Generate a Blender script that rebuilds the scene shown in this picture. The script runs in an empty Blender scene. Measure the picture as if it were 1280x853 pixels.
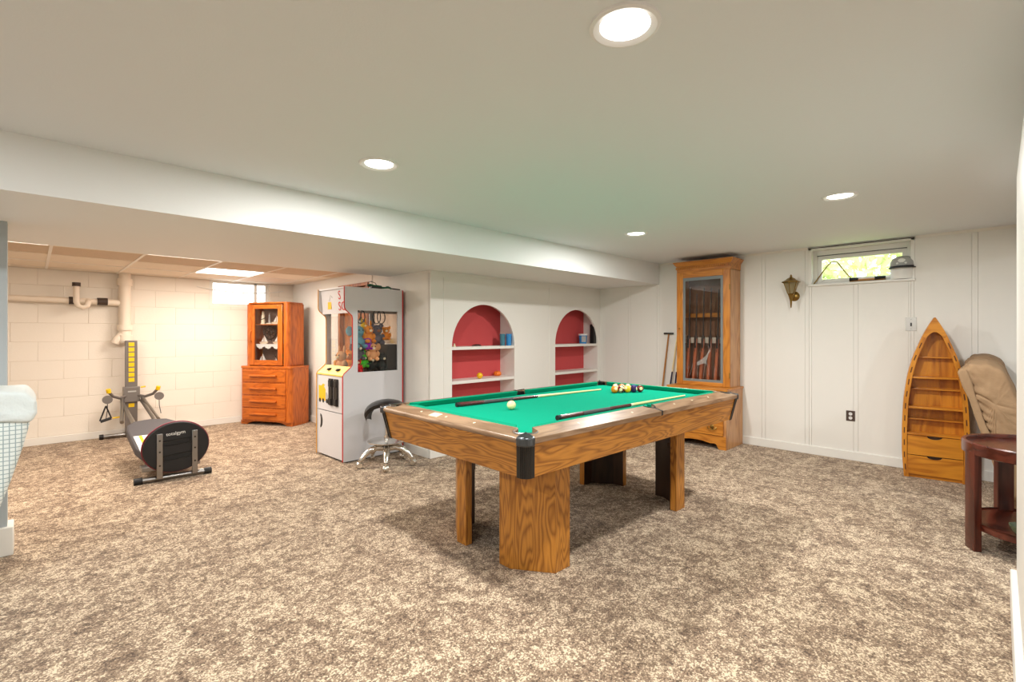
import bpy, bmesh, math, random
from math import pi, sin, cos, radians as R_
from mathutils import Vector, Matrix, noise
random.seed(7)
SC = bpy.context.scene
COL = SC.collection

# ------------------------------------------------------------------ camera, world, exposure
cam_d = bpy.data.cameras.new('camera'); cam = bpy.data.objects.new('camera', cam_d); COL.objects.link(cam)
cam_d.sensor_width = 36.0; cam_d.lens = 604.0/1280*36; cam_d.clip_start = 0.02
cam_d.shift_y = -9.5/1280
cam.location = (0, 0, 1.32); cam.rotation_euler = (pi/2, 0, R_(45.19-90))
SC.camera = cam
vs = SC.view_settings
vs.view_transform = 'Standard'; vs.look = 'None'; vs.gamma = 1.0; vs.use_curve_mapping = False
vs.exposure = 0.10
W = bpy.data.worlds.new('daylight'); SC.world = W; W.use_nodes = True
wn = W.node_tree.nodes; wl = W.node_tree.links
bg = wn['Background']; bg.inputs[0].default_value = (0.93, 0.97, 1.0, 1); bg.inputs[1].default_value = 4.0
LAMP_W = 33.0          # each recessed ceiling lamp
LAMP_COL = (1.0, 0.985, 0.945)
PANEL_W = 31.0         # square panel lamp in the tiled ceiling
PANEL_COL = (1.0, 0.87, 0.74)

# ------------------------------------------------------------------ helpers
def S(r, g, b):
    f = lambda c: (c/255/12.92) if c/255 <= 0.04045 else ((c/255+0.055)/1.055)**2.4
    return (f(r), f(g), f(b), 1)
MATS = {}
def mat(name, col, rough=0.6, metal=0.0, bump=0.0, bscale=60.0, var=0.0, spec=0.5, alpha=None, trans=0.0, emit=None, estr=0.0, vscale=4.0, coat=0.0):
    m = bpy.data.materials.new(name); m.use_nodes = True; MATS[name] = m
    nt = m.node_tree; n = nt.nodes; l = nt.links; p = n['Principled BSDF']
    p.inputs['Base Color'].default_value = col; p.inputs['Roughness'].default_value = rough
    p.inputs['Metallic'].default_value = metal; p.inputs['Specular IOR Level'].default_value = spec
    p.inputs['Coat Weight'].default_value = coat
    if trans: p.inputs['Transmission Weight'].default_value = trans
    if alpha is not None: p.inputs['Alpha'].default_value = alpha
    if emit: p.inputs['Emission Color'].default_value = emit; p.inputs['Emission Strength'].default_value = estr
    if bump or var:
        tc = n.new('ShaderNodeTexCoord')
        if var:
            nz = n.new('ShaderNodeTexNoise'); nz.inputs['Scale'].default_value = vscale; nz.inputs['Detail'].default_value = 5
            l.new(tc.outputs['Object'], nz.inputs['Vector'])
            mx = n.new('ShaderNodeMixRGB'); mx.inputs[1].default_value = tuple(c*(1-var) for c in col[:3])+(1,)
            mx.inputs[2].default_value = tuple(min(1, c*(1+var)) for c in col[:3])+(1,)
            l.new(nz.outputs['Fac'], mx.inputs[0]); l.new(mx.outputs[0], p.inputs['Base Color'])
        if bump:
            nb = n.new('ShaderNodeTexNoise'); nb.inputs['Scale'].default_value = bscale; nb.inputs['Detail'].default_value = 3
            l.new(tc.outputs['Object'], nb.inputs['Vector'])
            b = n.new('ShaderNodeBump'); b.inputs['Strength'].default_value = bump; b.inputs['Distance'].default_value = 0.01
            l.new(nb.outputs['Fac'], b.inputs['Height']); l.new(b.outputs[0], p.inputs['Normal'])
    return m

def wood(name, dark, light, axis='X', scale=1.0, rough=0.35, rings=22.0, contrast=0.55, coat=0.15):
    m = bpy.data.materials.new(name); m.use_nodes = True; MATS[name] = m
    nt = m.node_tree; n = nt.nodes; l = nt.links; p = n['Principled BSDF']
    tc = n.new('ShaderNodeTexCoord')
    def mp(a, b):
        k = n.new('ShaderNodeMapping'); v = [b*scale]*3; v['XYZ'.index(axis)] = a*scale
        k.inputs['Scale'].default_value = v; l.new(tc.outputs['Object'], k.inputs['Vector']); return k
    m1 = mp(1.4, 9.0); n1 = n.new('ShaderNodeTexNoise'); n1.inputs['Scale'].default_value = 1.0; n1.inputs['Detail'].default_value = 2; n1.inputs['Distortion'].default_value = 0.3
    l.new(m1.outputs[0], n1.inputs['Vector'])
    mu = n.new('ShaderNodeMath'); mu.operation = 'MULTIPLY'; mu.inputs[1].default_value = rings*2.2; l.new(n1.outputs['Fac'], mu.inputs[0])
    si = n.new('ShaderNodeMath'); si.operation = 'SINE'; l.new(mu.outputs[0], si.inputs[0])
    ab = n.new('ShaderNodeMath'); ab.operation = 'MULTIPLY_ADD'; ab.inputs[1].default_value = 0.5; ab.inputs[2].default_value = 0.5; l.new(si.outputs[0], ab.inputs[0])
    pw = n.new('ShaderNodeMath'); pw.operation = 'POWER'; pw.inputs[1].default_value = 0.6; l.new(ab.outputs[0], pw.inputs[0])
    m2 = mp(6.0, 170.0); n2 = n.new('ShaderNodeTexNoise'); n2.inputs['Scale'].default_value = 1.0; n2.inputs['Detail'].default_value = 4
    l.new(m2.outputs[0], n2.inputs['Vector'])
    mx = n.new('ShaderNodeMixRGB'); mx.blend_type = 'MIX'; mx.inputs[0].default_value = 0.45
    l.new(pw.outputs[0], mx.inputs[1]); l.new(n2.outputs['Fac'], mx.inputs[2])
    cr = n.new('ShaderNodeValToRGB'); cr.color_ramp.elements[0].color = dark; cr.color_ramp.elements[1].color = light
    cr.color_ramp.elements[0].position = 0.5-contrast*0.5; cr.color_ramp.elements[1].position = 0.5+contrast*0.4
    l.new(mx.outputs[0], cr.inputs[0]); l.new(cr.outputs[0], p.inputs['Base Color'])
    p.inputs['Roughness'].default_value = rough; p.inputs['Coat Weight'].default_value = coat; p.inputs['Coat Roughness'].default_value = 0.2
    bp = n.new('ShaderNodeBump'); bp.inputs['Strength'].default_value = 0.08; bp.inputs['Distance'].default_value = 0.002
    l.new(n2.outputs['Fac'], bp.inputs['Height']); l.new(bp.outputs[0], p.inputs['Normal'])
    return m

class B:
    """collects shapes into one bmesh; done() links it as ONE mesh object"""
    def __init__(s): s.bm = bmesh.new()
    def faces(s, vs, fs):
        v = [s.bm.verts.new(p) for p in vs]
        for f in fs:
            try: s.bm.faces.new([v[i] for i in f])
            except ValueError: pass
        return s
    def box(s, x0, x1, y0, y1, z0, z1):
        return s.faces([(x0,y0,z0),(x1,y0,z0),(x1,y1,z0),(x0,y1,z0),(x0,y0,z1),(x1,y0,z1),(x1,y1,z1),(x0,y1,z1)],
                       [(3,2,1,0),(4,5,6,7),(0,1,5,4),(1,2,6,5),(2,3,7,6),(3,0,4,7)])
    def rod(s, a, b, r0, r1=None, n=14):
        return s.tube([a, b], [r0, r0 if r1 is None else r1], n)
    def tube(s, path, r, n=10, cap=True):
        P = [Vector(p) for p in path]; rs = r if isinstance(r, (list, tuple)) else [r]*len(P)
        rings = []; up = None
        for i, p in enumerate(P):
            t = (P[min(i+1, len(P)-1)]-P[max(i-1, 0)]).normalized()
            if up is None: up = Vector((0,0,1)) if abs(t.z) < 0.9 else Vector((1,0,0))
            u = (up - t*up.dot(t)); u = u.normalized() if u.length > 1e-6 else t.orthogonal().normalized()
            w = t.cross(u); up = u
            rings.append([s.bm.verts.new(p+(u*cos(2*pi*k/n)+w*sin(2*pi*k/n))*rs[i]) for k in range(n)])
        for a, b in zip(rings, rings[1:]):
            for k in range(n): s.bm.faces.new([a[k], a[(k+1)%n], b[(k+1)%n], b[k]])
        if cap:
            s.bm.faces.new(rings[0][::-1]); s.bm.faces.new(rings[-1])
        return s
    def lathe(s, prof, c=(0,0,0), n=24, axis='z', phase=0.0):
        def pt(r, h, a):
            x, y = r*cos(a), r*sin(a)
            q = {'z':(x,y,h),'x':(h,x,y),'y':(x,h,y)}[axis]
            return (q[0]+c[0], q[1]+c[1], q[2]+c[2])
        rings = []
        for r, h in prof:
            if r < 1e-6: rings.append([s.bm.verts.new(pt(0,h,0))])
            else: rings.append([s.bm.verts.new(pt(r,h,2*pi*k/n+phase)) for k in range(n)])
        for a, b in zip(rings, rings[1:]):
            for k in range(n):
                j = (k+1)%n
                if len(a) == 1 and len(b) == 1: continue
                if len(a) == 1: s.bm.faces.new([a[0], b[k], b[j]])
                elif len(b) == 1: s.bm.faces.new([a[k], a[j], b[0]])
                else: s.bm.faces.new([a[k], a[j], b[j], b[k]])
        return s
    def prism(s, poly, axis, a, b):
        f = {'z':lambda p,h:(p[0],p[1],h),'x':lambda p,h:(h,p[0],p[1]),'y':lambda p,h:(p[0],h,p[1])}[axis]
        n = len(poly)
        return s.faces([f(p,a) for p in poly]+[f(p,b) for p in poly],
                       [tuple(range(n))[::-1], tuple(range(n,2*n))]+[(i,(i+1)%n,n+(i+1)%n,n+i) for i in range(n)])
    def loft(s, pa, pb):
        n = len(pa)
        return s.faces(list(pa)+list(pb), [tuple(range(n))[::-1], tuple(range(n,2*n))]+[(i,(i+1)%n,n+(i+1)%n,n+i) for i in range(n)])
    def ball(s, c, r, n=20, sc=(1,1,1), rot=None):
        res = bmesh.ops.create_uvsphere(s.bm, u_segments=n, v_segments=max(6, n*2//3), radius=r)
        M = Matrix.Translation(c) @ (rot.to_4x4() if rot else Matrix()) @ Matrix.Diagonal((*sc, 1))
        bmesh.ops.transform(s.bm, matrix=M, verts=res['verts']); return s
    def xf(s, M): bmesh.ops.transform(s.bm, matrix=M, verts=s.bm.verts); return s
    def done(s, name, m, parent=None, bevel=0.0, seg=2, smooth=None, label=None, wrinkle=None):
        bm = s.bm
        bmesh.ops.recalc_face_normals(bm, faces=bm.faces)
        if bevel:
            ed = [e for e in bm.edges if len(e.link_faces) == 2 and e.calc_face_angle(0) > 0.5]
            flat = set(bm.faces)
            res = bmesh.ops.bevel(bm, geom=ed, offset=bevel, segments=seg, affect='EDGES', clamp_overlap=True, profile=0.5)
            flat = set(bm.faces)-set(res['faces'])
        if wrinkle:
            bmesh.ops.triangulate(bm, faces=[f for f in bm.faces if len(f.verts) > 4])
            bmesh.ops.subdivide_edges(bm, edges=bm.edges, cuts=7 if callable(wrinkle) else 3, use_grid_fill=True)
            bm.normal_update()
            fn = wrinkle if callable(wrinkle) else (lambda c: wrinkle[0]*noise.noise(c*wrinkle[1]))
            for v in bm.verts: v.co += v.normal*fn(v.co)
        thr = R_(35) if smooth is None else smooth
        for f in bm.faces: f.smooth = True
        if bevel and smooth is None and not wrinkle:      # flat faces stay flat, only the rounded edges shade smooth
            for f in flat:
                if f.is_valid: f.smooth = False
        for e in bm.edges:
            if len(e.link_faces) != 2 or e.calc_face_angle(0) > thr: e.smooth = False
        me = bpy.data.meshes.new(name); bm.to_mesh(me); bm.free()
        o = bpy.data.objects.new(name, me); COL.objects.link(o)
        if m: me.materials.append(MATS[m] if isinstance(m, str) else m)
        if parent: o.parent = parent
        if label: o['label'] = label
        return o
def tag(o, label, cat, group=None, kind=None):
    o['label'] = label; o['category'] = cat
    if group: o['group'] = group
    if kind: o['kind'] = kind
    return o
def thing(name, label, cat, loc=(0,0,0), rz=0.0, group=None, kind=None):
    o = bpy.data.objects.new(name, None); COL.objects.link(o); o.empty_display_size = 0.05
    o.location = loc; o.rotation_euler = (0,0,rz)
    return tag(o, label, cat, group, kind)
def copy_tree(o, parent=None):
    c = o.copy(); COL.objects.link(c); c.parent = parent
    for ch in list(o.children): copy_tree(ch, c)
    return c
def text(name, body, size, m, parent, M, depth=0.0006, sx=1.0):
    cu = bpy.data.curves.new(name, 'FONT'); cu.body = body; cu.size = size; cu.extrude = depth; cu.align_x = 'CENTER'; cu.align_y = 'CENTER'; cu.resolution_u = 3
    t = bpy.data.objects.new('tmp_text', cu); COL.objects.link(t)
    me = bpy.data.meshes.new_from_object(t.evaluated_get(bpy.context.evaluated_depsgraph_get()))
    bpy.data.objects.remove(t); bpy.data.curves.remove(cu)
    me.transform(M @ Matrix.Diagonal((sx,1,1,1))); me.name = name
    me.materials.clear(); me.materials.append(MATS[m])
    o = bpy.data.objects.new(name, me); COL.objects.link(o); o.parent = parent
    return o
def axes(x, y, z, o=(0,0,0)):
    return Matrix(((x[0],y[0],z[0],o[0]),(x[1],y[1],z[1],o[1]),(x[2],y[2],z[2],o[2]),(0,0,0,1)))
def arc(cx, cy, r, a0, a1, n, ry=None):
    ry = r if ry is None else ry
    return [(cx+r*cos(R_(a0+(a1-a0)*i/n)), cy+ry*sin(R_(a0+(a1-a0)*i/n))) for i in range(n+1)]

# ------------------------------------------------------------------ materials
mat('wall_paint', S(236,234,228), 0.55, bump=0.03, bscale=90)
mat('ceiling_paint', S(230,234,238), 0.75, bump=0.05, bscale=140)
mat('soffit_paint', S(236,237,236), 0.6, bump=0.03, bscale=90)
mat('trim_white', S(236,234,228), 0.4)
mat('grey_paint', S(176,183,186), 0.6, bump=0.03, bscale=90)
mat('block_paint', S(240,233,222), 0.55, bump=0.10, bscale=70, var=0.02)
mat('mortar', S(230,221,208), 0.8, bump=0.2, bscale=60)
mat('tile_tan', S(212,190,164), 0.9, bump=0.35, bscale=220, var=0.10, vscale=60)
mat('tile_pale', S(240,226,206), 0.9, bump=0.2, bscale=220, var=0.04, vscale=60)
mat('grid_white', S(240,232,220), 0.4)
mat('red_burlap', S(204,78,80), 0.9, bump=0.4, bscale=260, var=0.16, vscale=160)
mat('lamp_lens', (1,1,1,1), 0.4, emit=(1,0.96,0.9,1), estr=6.0)
mat('glass', (1,1,1,1), 0.02, trans=1.0, spec=0.5)
mat('black_plastic', S(22,22,23), 0.35)
mat('black_rubber', S(18,18,18), 0.7)
mat('black_leather', S(20,20,21), 0.3, bump=0.1, bscale=120)
mat('chrome', S(222,220,216), 0.18, metal=1.0)
mat('steel', S(150,148,146), 0.35, metal=1.0)
mat('dark_metal', S(70,68,66), 0.4, metal=1.0)
mat('brass', S(150,122,66), 0.35, metal=1.0, var=0.25, vscale=30)
mat('white_enamel', S(238,238,238), 0.3)

def thin_glass(name, tint, refl=0.08, rough=0.0):
    m = bpy.data.materials.new(name); m.use_nodes = True; MATS[name] = m
    n = m.node_tree.nodes; l = m.node_tree.links; n.remove(n['Principled BSDF'])
    t = n.new('ShaderNodeBsdfTransparent'); t.inputs[0].default_value = tint
    g = n.new('ShaderNodeBsdfGlossy'); g.inputs['Roughness'].default_value = rough; g.inputs[0].default_value = (1,1,1,1)
    lw = n.new('ShaderNodeLayerWeight'); lw.inputs[0].default_value = .5
    fr = n.new('ShaderNodeMath'); fr.operation = 'POWER'; fr.inputs[1].default_value = 5; l.new(lw.outputs['Facing'], fr.inputs[0])
    mx = n.new('ShaderNodeMixShader'); ad = n.new('ShaderNodeMath'); ad.operation = 'ADD'; ad.inputs[1].default_value = refl; ad.use_clamp = True
    l.new(fr.outputs[0], ad.inputs[0]); l.new(ad.outputs[0], mx.inputs[0]); l.new(t.outputs[0], mx.inputs[1]); l.new(g.outputs[0], mx.inputs[2])
    l.new(mx.outputs[0], n['Material Output'].inputs[0]); return m
thin_glass('pane_clear', (0.96,0.98,0.97,1), 0.02)
thin_glass('pane_cabinet', (0.88,0.88,0.88,1), 0.03, 0.02)
thin_glass('acrylic', (0.93,0.93,0.93,1), 0.02)
def carpet():
    m = bpy.data.materials.new('carpet'); m.use_nodes = True; MATS['carpet'] = m
    n = m.node_tree.nodes; l = m.node_tree.links; p = n['Principled BSDF']
    tc = n.new('ShaderNodeTexCoord')
    def nz(s, d, ro=0.5, dist=0.0):
        k = n.new('ShaderNodeTexNoise'); k.inputs['Scale'].default_value = s; k.inputs['Detail'].default_value = d
        k.inputs['Roughness'].default_value = ro; k.inputs['Distortion'].default_value = dist
        l.new(tc.outputs['Object'], k.inputs['Vector']); return k
    fine = nz(120, 2, 0.7); mid = nz(24, 5, 0.7, 0.4); big = nz(6.0, 4, 0.65, 0.7)
    def ma(op, a, b):
        k = n.new('ShaderNodeMath'); k.operation = op
        for i, v in enumerate((a, b)):
            if isinstance(v, (int, float)): k.inputs[i].default_value = v
            else: l.new(v, k.inputs[i])
        return k.outputs[0]
    vo = n.new('ShaderNodeTexVoronoi'); vo.inputs['Scale'].default_value = 170; l.new(tc.outputs['Object'], vo.inputs['Vector'])
    se = n.new('ShaderNodeSeparateColor'); l.new(vo.outputs['Color'], se.inputs[0])
    v = ma('ADD', ma('ADD', ma('MULTIPLY', se.outputs[0], 0.36), ma('MULTIPLY', mid.outputs['Fac'], 0.80)), ma('MULTIPLY', big.outputs['Fac'], 0.55))
    cr = n.new('ShaderNodeValToRGB'); e = cr.color_ramp.elements
    e[0].position = 0.58; e[0].color = S(80,63,50); e[1].position = 1.20; e[1].color = S(224,204,176)
    k = cr.color_ramp.elements.new(0.80); k.color = S(138,115,94)
    k = cr.color_ramp.elements.new(0.94); k.color = S(174,151,126)
    # ramp input must lie in 0..1
    sc = ma('MULTIPLY', v, 0.5)
    for el in cr.color_ramp.elements: el.position = el.position*0.5
    l.new(sc, cr.inputs[0]); l.new(cr.outputs[0], p.inputs['Base Color'])
    p.inputs['Roughness'].default_value = 1.0; p.inputs['Specular IOR Level'].default_value = 0.1
    p.inputs['Sheen Weight'].default_value = 0.15
    b = n.new('ShaderNodeBump'); b.inputs['Strength'].default_value = 0.7; b.inputs['Distance'].default_value = 0.012
    l.new(fine.outputs['Fac'], b.inputs['Height']); l.new(b.outputs[0], p.inputs['Normal'])
carpet()
OAK_D, OAK_L = S(140,82,24), S(206,142,62)
for ax in 'XYZ':
    wood('oak_'+ax, S(132,76,20), S(200,134,52), ax, rings=40, contrast=0.8)
    wood('honey_'+ax, S(164,94,24), S(208,136,50), ax, rings=18, contrast=0.95)
    wood('pale_oak_'+ax, S(176,120,70), S(205,152,100), ax, rings=14, contrast=0.7)
    wood('orange_'+ax, S(158,74,16), S(208,112,34), ax, rings=22, contrast=1.1)
    wood('pine_'+ax, S(166,92,16), S(220,146,42), ax, rings=12, contrast=0.95)
    wood('cherry_'+ax, S(58,22,14), S(96,42,28), ax, rings=10, contrast=0.8, rough=0.25)
    wood('rail_'+ax, S(112,84,60), S(160,130,102), ax, scale=1.4, rings=9, contrast=0.8, rough=0.35)
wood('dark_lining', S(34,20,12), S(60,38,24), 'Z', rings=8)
wood('door_brown', S(128,66,24), S(184,110,52), 'Z', rings=14)

# ------------------------------------------------------------------ room
ZC, ZS, ZD = 2.262, 1.987, 2.09
XR, YN, YB, XD = 6.06, 4.22, 8.0, 2.98      # window wall, niche wall, block wall, door wall
XM, YM = -3.4, -3.4
def st(o, label, cat): return tag(o, label, cat, kind='structure')
st(B().box(XM-.1, XR+.1, YM-.1, YB+.1, -.1, 0).done('floor', 'carpet'), 'brown and beige mottled cut pile carpet', 'floor')
st(B().box(XM-.1, XR+.1, YM-.1, 3.3, ZC, ZC+.1).done('ceiling', 'ceiling_paint'), 'flat white painted ceiling over the pool table', 'ceiling')
st(B().box(XM, XR, 3.252, 5.06, ZS, ZC+.1).done('trim_1', 'soffit_paint'), 'white boxed soffit running across the room', 'soffit')
st(B().box(.6, XR, -.60, -.117, 2.076, ZC).done('trim_2', 'soffit_paint'), 'white boxed beam above the brown recliner', 'soffit')
st(B().box(XM-.1, XM, YM, YB, 0, ZC).done('wall_front', 'wall_paint'), 'plain white wall closing the room', 'wall')
st(B().box(XM, XR, YM-.1, YM, 0, ZC).done('wall_near', 'wall_paint'), 'plain white wall closing the sitting area', 'wall')
# tiled ceiling in the exercise corner
dc = st(B().box(XM, XD, 5.06, YB, ZD+.02, ZC+.1).done('ceiling', 'mortar'), 'suspended tile ceiling over the exercise corner', 'ceiling')
xs = [.12+.66*k for k in range(-4, 5)] + [XD]; ys = [5.06, 5.18, 5.84, 6.50, 7.16, 7.82, YB]
LPAN = {(6, 3):'glowing square light panel set in the tile ceiling', (3, 1):'added square light panel hidden behind the soffit over the exercise machine', (5, 1):'added square light panel hidden behind the soffit in front of the hutch'}  # both panels behind the soffit are added, unseen, to even out the block wall
for i in range(len(xs)-1):
    for j in range(len(ys)-1):
        if (i, j) in LPAN: continue
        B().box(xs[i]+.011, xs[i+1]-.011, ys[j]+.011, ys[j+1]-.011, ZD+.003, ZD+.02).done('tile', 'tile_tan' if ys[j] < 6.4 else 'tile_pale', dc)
for x in xs[:-1]: B().box(x-.012, x+.012, 5.06, YB, ZD-.003, ZD+.006).done('grid_bar', 'grid_white', dc)
for y in ys[1:-1]:
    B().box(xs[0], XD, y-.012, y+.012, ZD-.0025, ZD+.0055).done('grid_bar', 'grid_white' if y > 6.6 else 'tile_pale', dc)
for x0, x1, y0, y1 in ((XM, XD, YB-.02, YB), (XD-.02, XD, 5.06, YB)): B().box(x0, x1, y0, y1, ZD-.004, ZD+.01).done('wall_angle', 'mortar', dc)

def wall_rects(u0, u1, z0, z1, holes):
    """rectangles left of [u0,u1]x[z0,z1] after cutting rectangular holes"""
    out = [(u0, u1, z0, z1)]
    for a, b, c, d in holes:
        nx = []
        for (p, q, r, s) in out:
            if b <= p or a >= q or d <= r or c >= s: nx.append((p, q, r, s)); continue
            if a > p: nx.append((p, a, r, s))
            if b < q: nx.append((b, q, r, s))
            m0, m1 = max(a, p), min(b, q)
            if c > r: nx.append((m0, m1, r, c))
            if d < s: nx.append((m0, m1, d, s))
        out = [t for t in nx if t[1]-t[0] > .004 and t[3]-t[2] > .004]
    return out

# block wall
WB = (1.81, 2.62, 1.72, 2.085)
bw = B()
for a, b, c, d in wall_rects(XM, XD+.1, 0, ZC, [WB]): bw.box(a, b, YB, YB+.16, c, d)
bw = st(bw.done('wall_back', 'mortar'), 'white painted concrete block wall', 'wall')
cache = {}
for r in range(-1, 9):
    z0, z1 = .090+.2257*r, .090+.2257*(r+1)
    off = .047 if r % 2 == 0 else .273
    for k in range(-5, 8):
        u0, u1 = off+.452*k, off+.452*(k+1)
        for a, b, c, d in wall_rects(max(u0, -2.0), min(u1, XD), max(z0, 0), min(z1, 2.085), [WB]):
            if b-a < .02 or d-c < .02: continue
            a2, b2, c2, d2 = a+.0012, b-.0012, c+.0016, d-.0016
            key = (round(b2-a2, 3), round(d2-c2, 3))
            if key not in cache:
                o = B().box(0, key[0], -.005, .005, 0, key[1]).done('block', 'block_paint', bw, bevel=.0035, seg=2); cache[key] = o.data
            else:
                o = bpy.data.objects.new('block', cache[key]); COL.objects.link(o); o.parent = bw
            o.location = (a2, YB, c2)
st(B().box(XM, XD, YB-.026, YB-.010, 0, .088).done('baseboard_back', 'trim_white', bevel=.004), 'white baseboard below the block wall', 'baseboard')

# door wall (side of the niche block, with the brown door)
DY0, DY1, DZ = 5.56, 6.33, 1.925
dw = B()
for a, b, c, d in wall_rects(4.24, YB+.1, 0, ZC, [(DY0, DY1, 0, DZ)]): dw.box(XD, XD+.12, a, b, c, d)
dw = st(dw.done('wall_door', 'wall_paint'), 'white wall with the brown door beside the arcade machine', 'wall')
B().box(XD-.012, XD+.002, 5.44, 5.50, 0, ZS+.1).done('corner_strip', 'trim_white', dw, bevel=.003)
do = thing('door_1', 'brown wooden door behind the arcade machine', 'door', (XD, DY0, 0), kind='structure')
wd = DY1-DY0
for a, b, c, d in ((-.03, .03, 0, DZ), (wd-.03, wd+.03, 0, DZ)): B().box(-.014, .12, a, b, c, d).done('door_jamb', 'door_brown', do, bevel=.003)
B().box(-.014, .12, -.03, wd+.03, DZ, DZ+.04).done('door_head', 'door_brown', do, bevel=.003)
B().box(.05, .09, .03, wd-.03, .01, DZ-.002).done('door_leaf', 'door_brown', do)
for z0, z1 in ((.2, .85), (1.0, 1.75)): B().box(.042, .052, .14, wd-.14, z0, z1).done('door_panel', 'door_brown', do, bevel=.006)
B().lathe([(0,0),(.025,.0),(.028,.02),(.012,.035),(.012,.06),(0,.06)], (-.015, .1, .95), 14, 'x').done('door_knob', 'brass', do)
for y0, y1 in ((4.24, DY0-.03), (DY1+.03, YB)): st(B().box(XD-.016, XD, y0, y1, 0, .09).done('baseboard_door', 'trim_white', bevel=.004), 'white baseboard along the door wall', 'baseboard')

# niche wall with two arched openings
NI = [(3.265, 4.234), (5.015, 5.990)]; NZ0, NZS, NZT = .30, 1.168, 1.655; ND = .255
nw = B(); T = .03
cols = [(XD, NI[0][0]), (NI[0][1], NI[1][0]), (NI[1][1], XR+.1)]
def sheet(b, x0, x1, z0, z1): b.box(x0, x1, YN, YN+T, z0, z1)
for a, b in cols: sheet(nw, a, b, 0, ZC)
for a, b in NI:
    sheet(nw, a, b, 0, NZ0)
    n = 28; cx = (a+b)/2; hw = (b-a)/2
    pts = [(cx-hw*cos(pi*i/n), NZS+(NZT-NZS)*sin(pi*i/n)) for i in range(n+1)]
    for (x0, z0), (x1, z1) in zip(pts, pts[1:]): nw.prism([(x0,z0),(x1,z1),(x1,ZC),(x0,ZC)], 'y', YN, YN+T)
    # niche lining
    nw.box(a-.02, a, YN+T, YN+ND+.02, NZ0-.02, 1.75); nw.box(b, b+.02, YN+T, YN+ND+.02, NZ0-.02, 1.75)
    nw.box(a-.02, b+.02, YN+T, YN+ND+.02, 1.75, 1.77); nw.box(a-.02, b+.02, YN+T, YN+ND+.02, NZ0-.02, NZ0)
bmesh.ops.remove_doubles(nw.bm, verts=nw.bm.verts, dist=.0001)
nw = st(nw.done('wall_niche', 'wall_paint', smooth=R_(12)), 'white wall with two arched red niches', 'wall')
for a, b in NI:
    B().box(a, b, YN+ND, YN+ND+.018, NZ0, 1.75).done('niche_back', 'red_burlap', nw, label='red burlap niche back')
    for zt in (1.170, .790, .420): B().box(a+.001, b-.001, YN+.002, YN+ND, zt-.034, zt).done('shelf', 'trim_white', nw, bevel=.003)
    for x in (a-.075, b+.004): B().box(x, x+.07, YN-.0015, YN+.002, 1.160, 1.163).done('seam', 'mortar', nw)
for x in (3.157, 4.899): B().box(x-.008, x+.008, YN-.006, YN+.002, .09, 1.93).done('panel_strip', 'wall_paint', nw, bevel=.003)
B().box(XD-.004, XD+.02, YN-.006, YN+.02, 0, ZS).done('corner_strip', 'trim_white', nw, bevel=.003)
for x0, x1, z in ((XD, XR, ZS),): B().box(x0, x1, YN-.010, YN+.002, z-.022, z).done('cove_strip', 'trim_white', nw, bevel=.003)
B().box(XD-.010, XD+.002, YN, 5.06, ZS-.022, ZS).done('cove_strip', 'trim_white', dw, bevel=.003)
st(B().box(XD-.014, XR, YN-.014, YN, 0, .12).done('baseboard_niche', 'trim_white', bevel=.004), 'white baseboard below the arched niches', 'baseboard')

# window wall with vertical panel boards
WR = (.60, 1.44, 1.855, 2.225)
rw = B()
for a, b, c, d in wall_rects(YM, YN+.1, 0, ZC, [WR]): rw.box(XR, XR+.16, a, b, c, d)
rw = st(rw.done('wall_right', 'wall_paint'), 'white panelled wall with the basement window', 'wall')
cuts = []
g = 1.93
while g < YN: g += .445
while g > YM:
    cuts += [g+.02, g-.02]; g -= .445
cuts = sorted([c for c in cuts if YM < c < YN]+[YM, YN])
for a, b in zip(cuts, cuts[1:]):
    for p, q, r, s in wall_rects(a, b, .09, ZC, [(WR[0]-.001, WR[1]+.001, WR[2]-.001, 2.27)]):
        if q-p < .01 or s-r < .01: continue
        B().box(XR-.006, XR+.001, p+.0006, q-.0006, r, s).done('panel', 'wall_paint', rw, bevel=.0012, seg=1)
st(B().box(XR-.020, XR-.004, YM, YN, 0, .092).done('baseboard_right', 'trim_white', bevel=.004), 'white baseboard below the window wall', 'baseboard')
cm = B()
for a, b in ((YM, .56), (1.48, 3.252)): cm.prism([(XR-.026,ZC),(XR-.006,ZC-.024),(XR-.004,ZC-.024),(XR-.004,ZC)], 'y', a, b)
st(cm.done('trim_3', 'trim_white'), 'thin white cove strip under the ceiling', 'trim')
# stub walls
w = st(B().box(-1.7, -.105, 4.16, 4.28, 0, ZS).done('wall_left', 'grey_paint'), 'grey-blue wall end beside the quilted chair', 'wall')
st(B().box(-1.7, -.078, 4.135, 4.305, 0, .17).done('baseboard_left', 'trim_white', bevel=.006), 'tall white baseboard round the grey wall end', 'baseboard')
st(B().box(2.0, 3.37, -.20, -.062, 0, 2.076).done('wall_column', 'trim_white'), 'white wall end beside the dark round table', 'wall')
st(B().box(1.98, 3.395, -.222, -.040, 0, .17).done('baseboard_column', 'trim_white', bevel=.006), 'tall white baseboard round the white wall end', 'baseboard')

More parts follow.
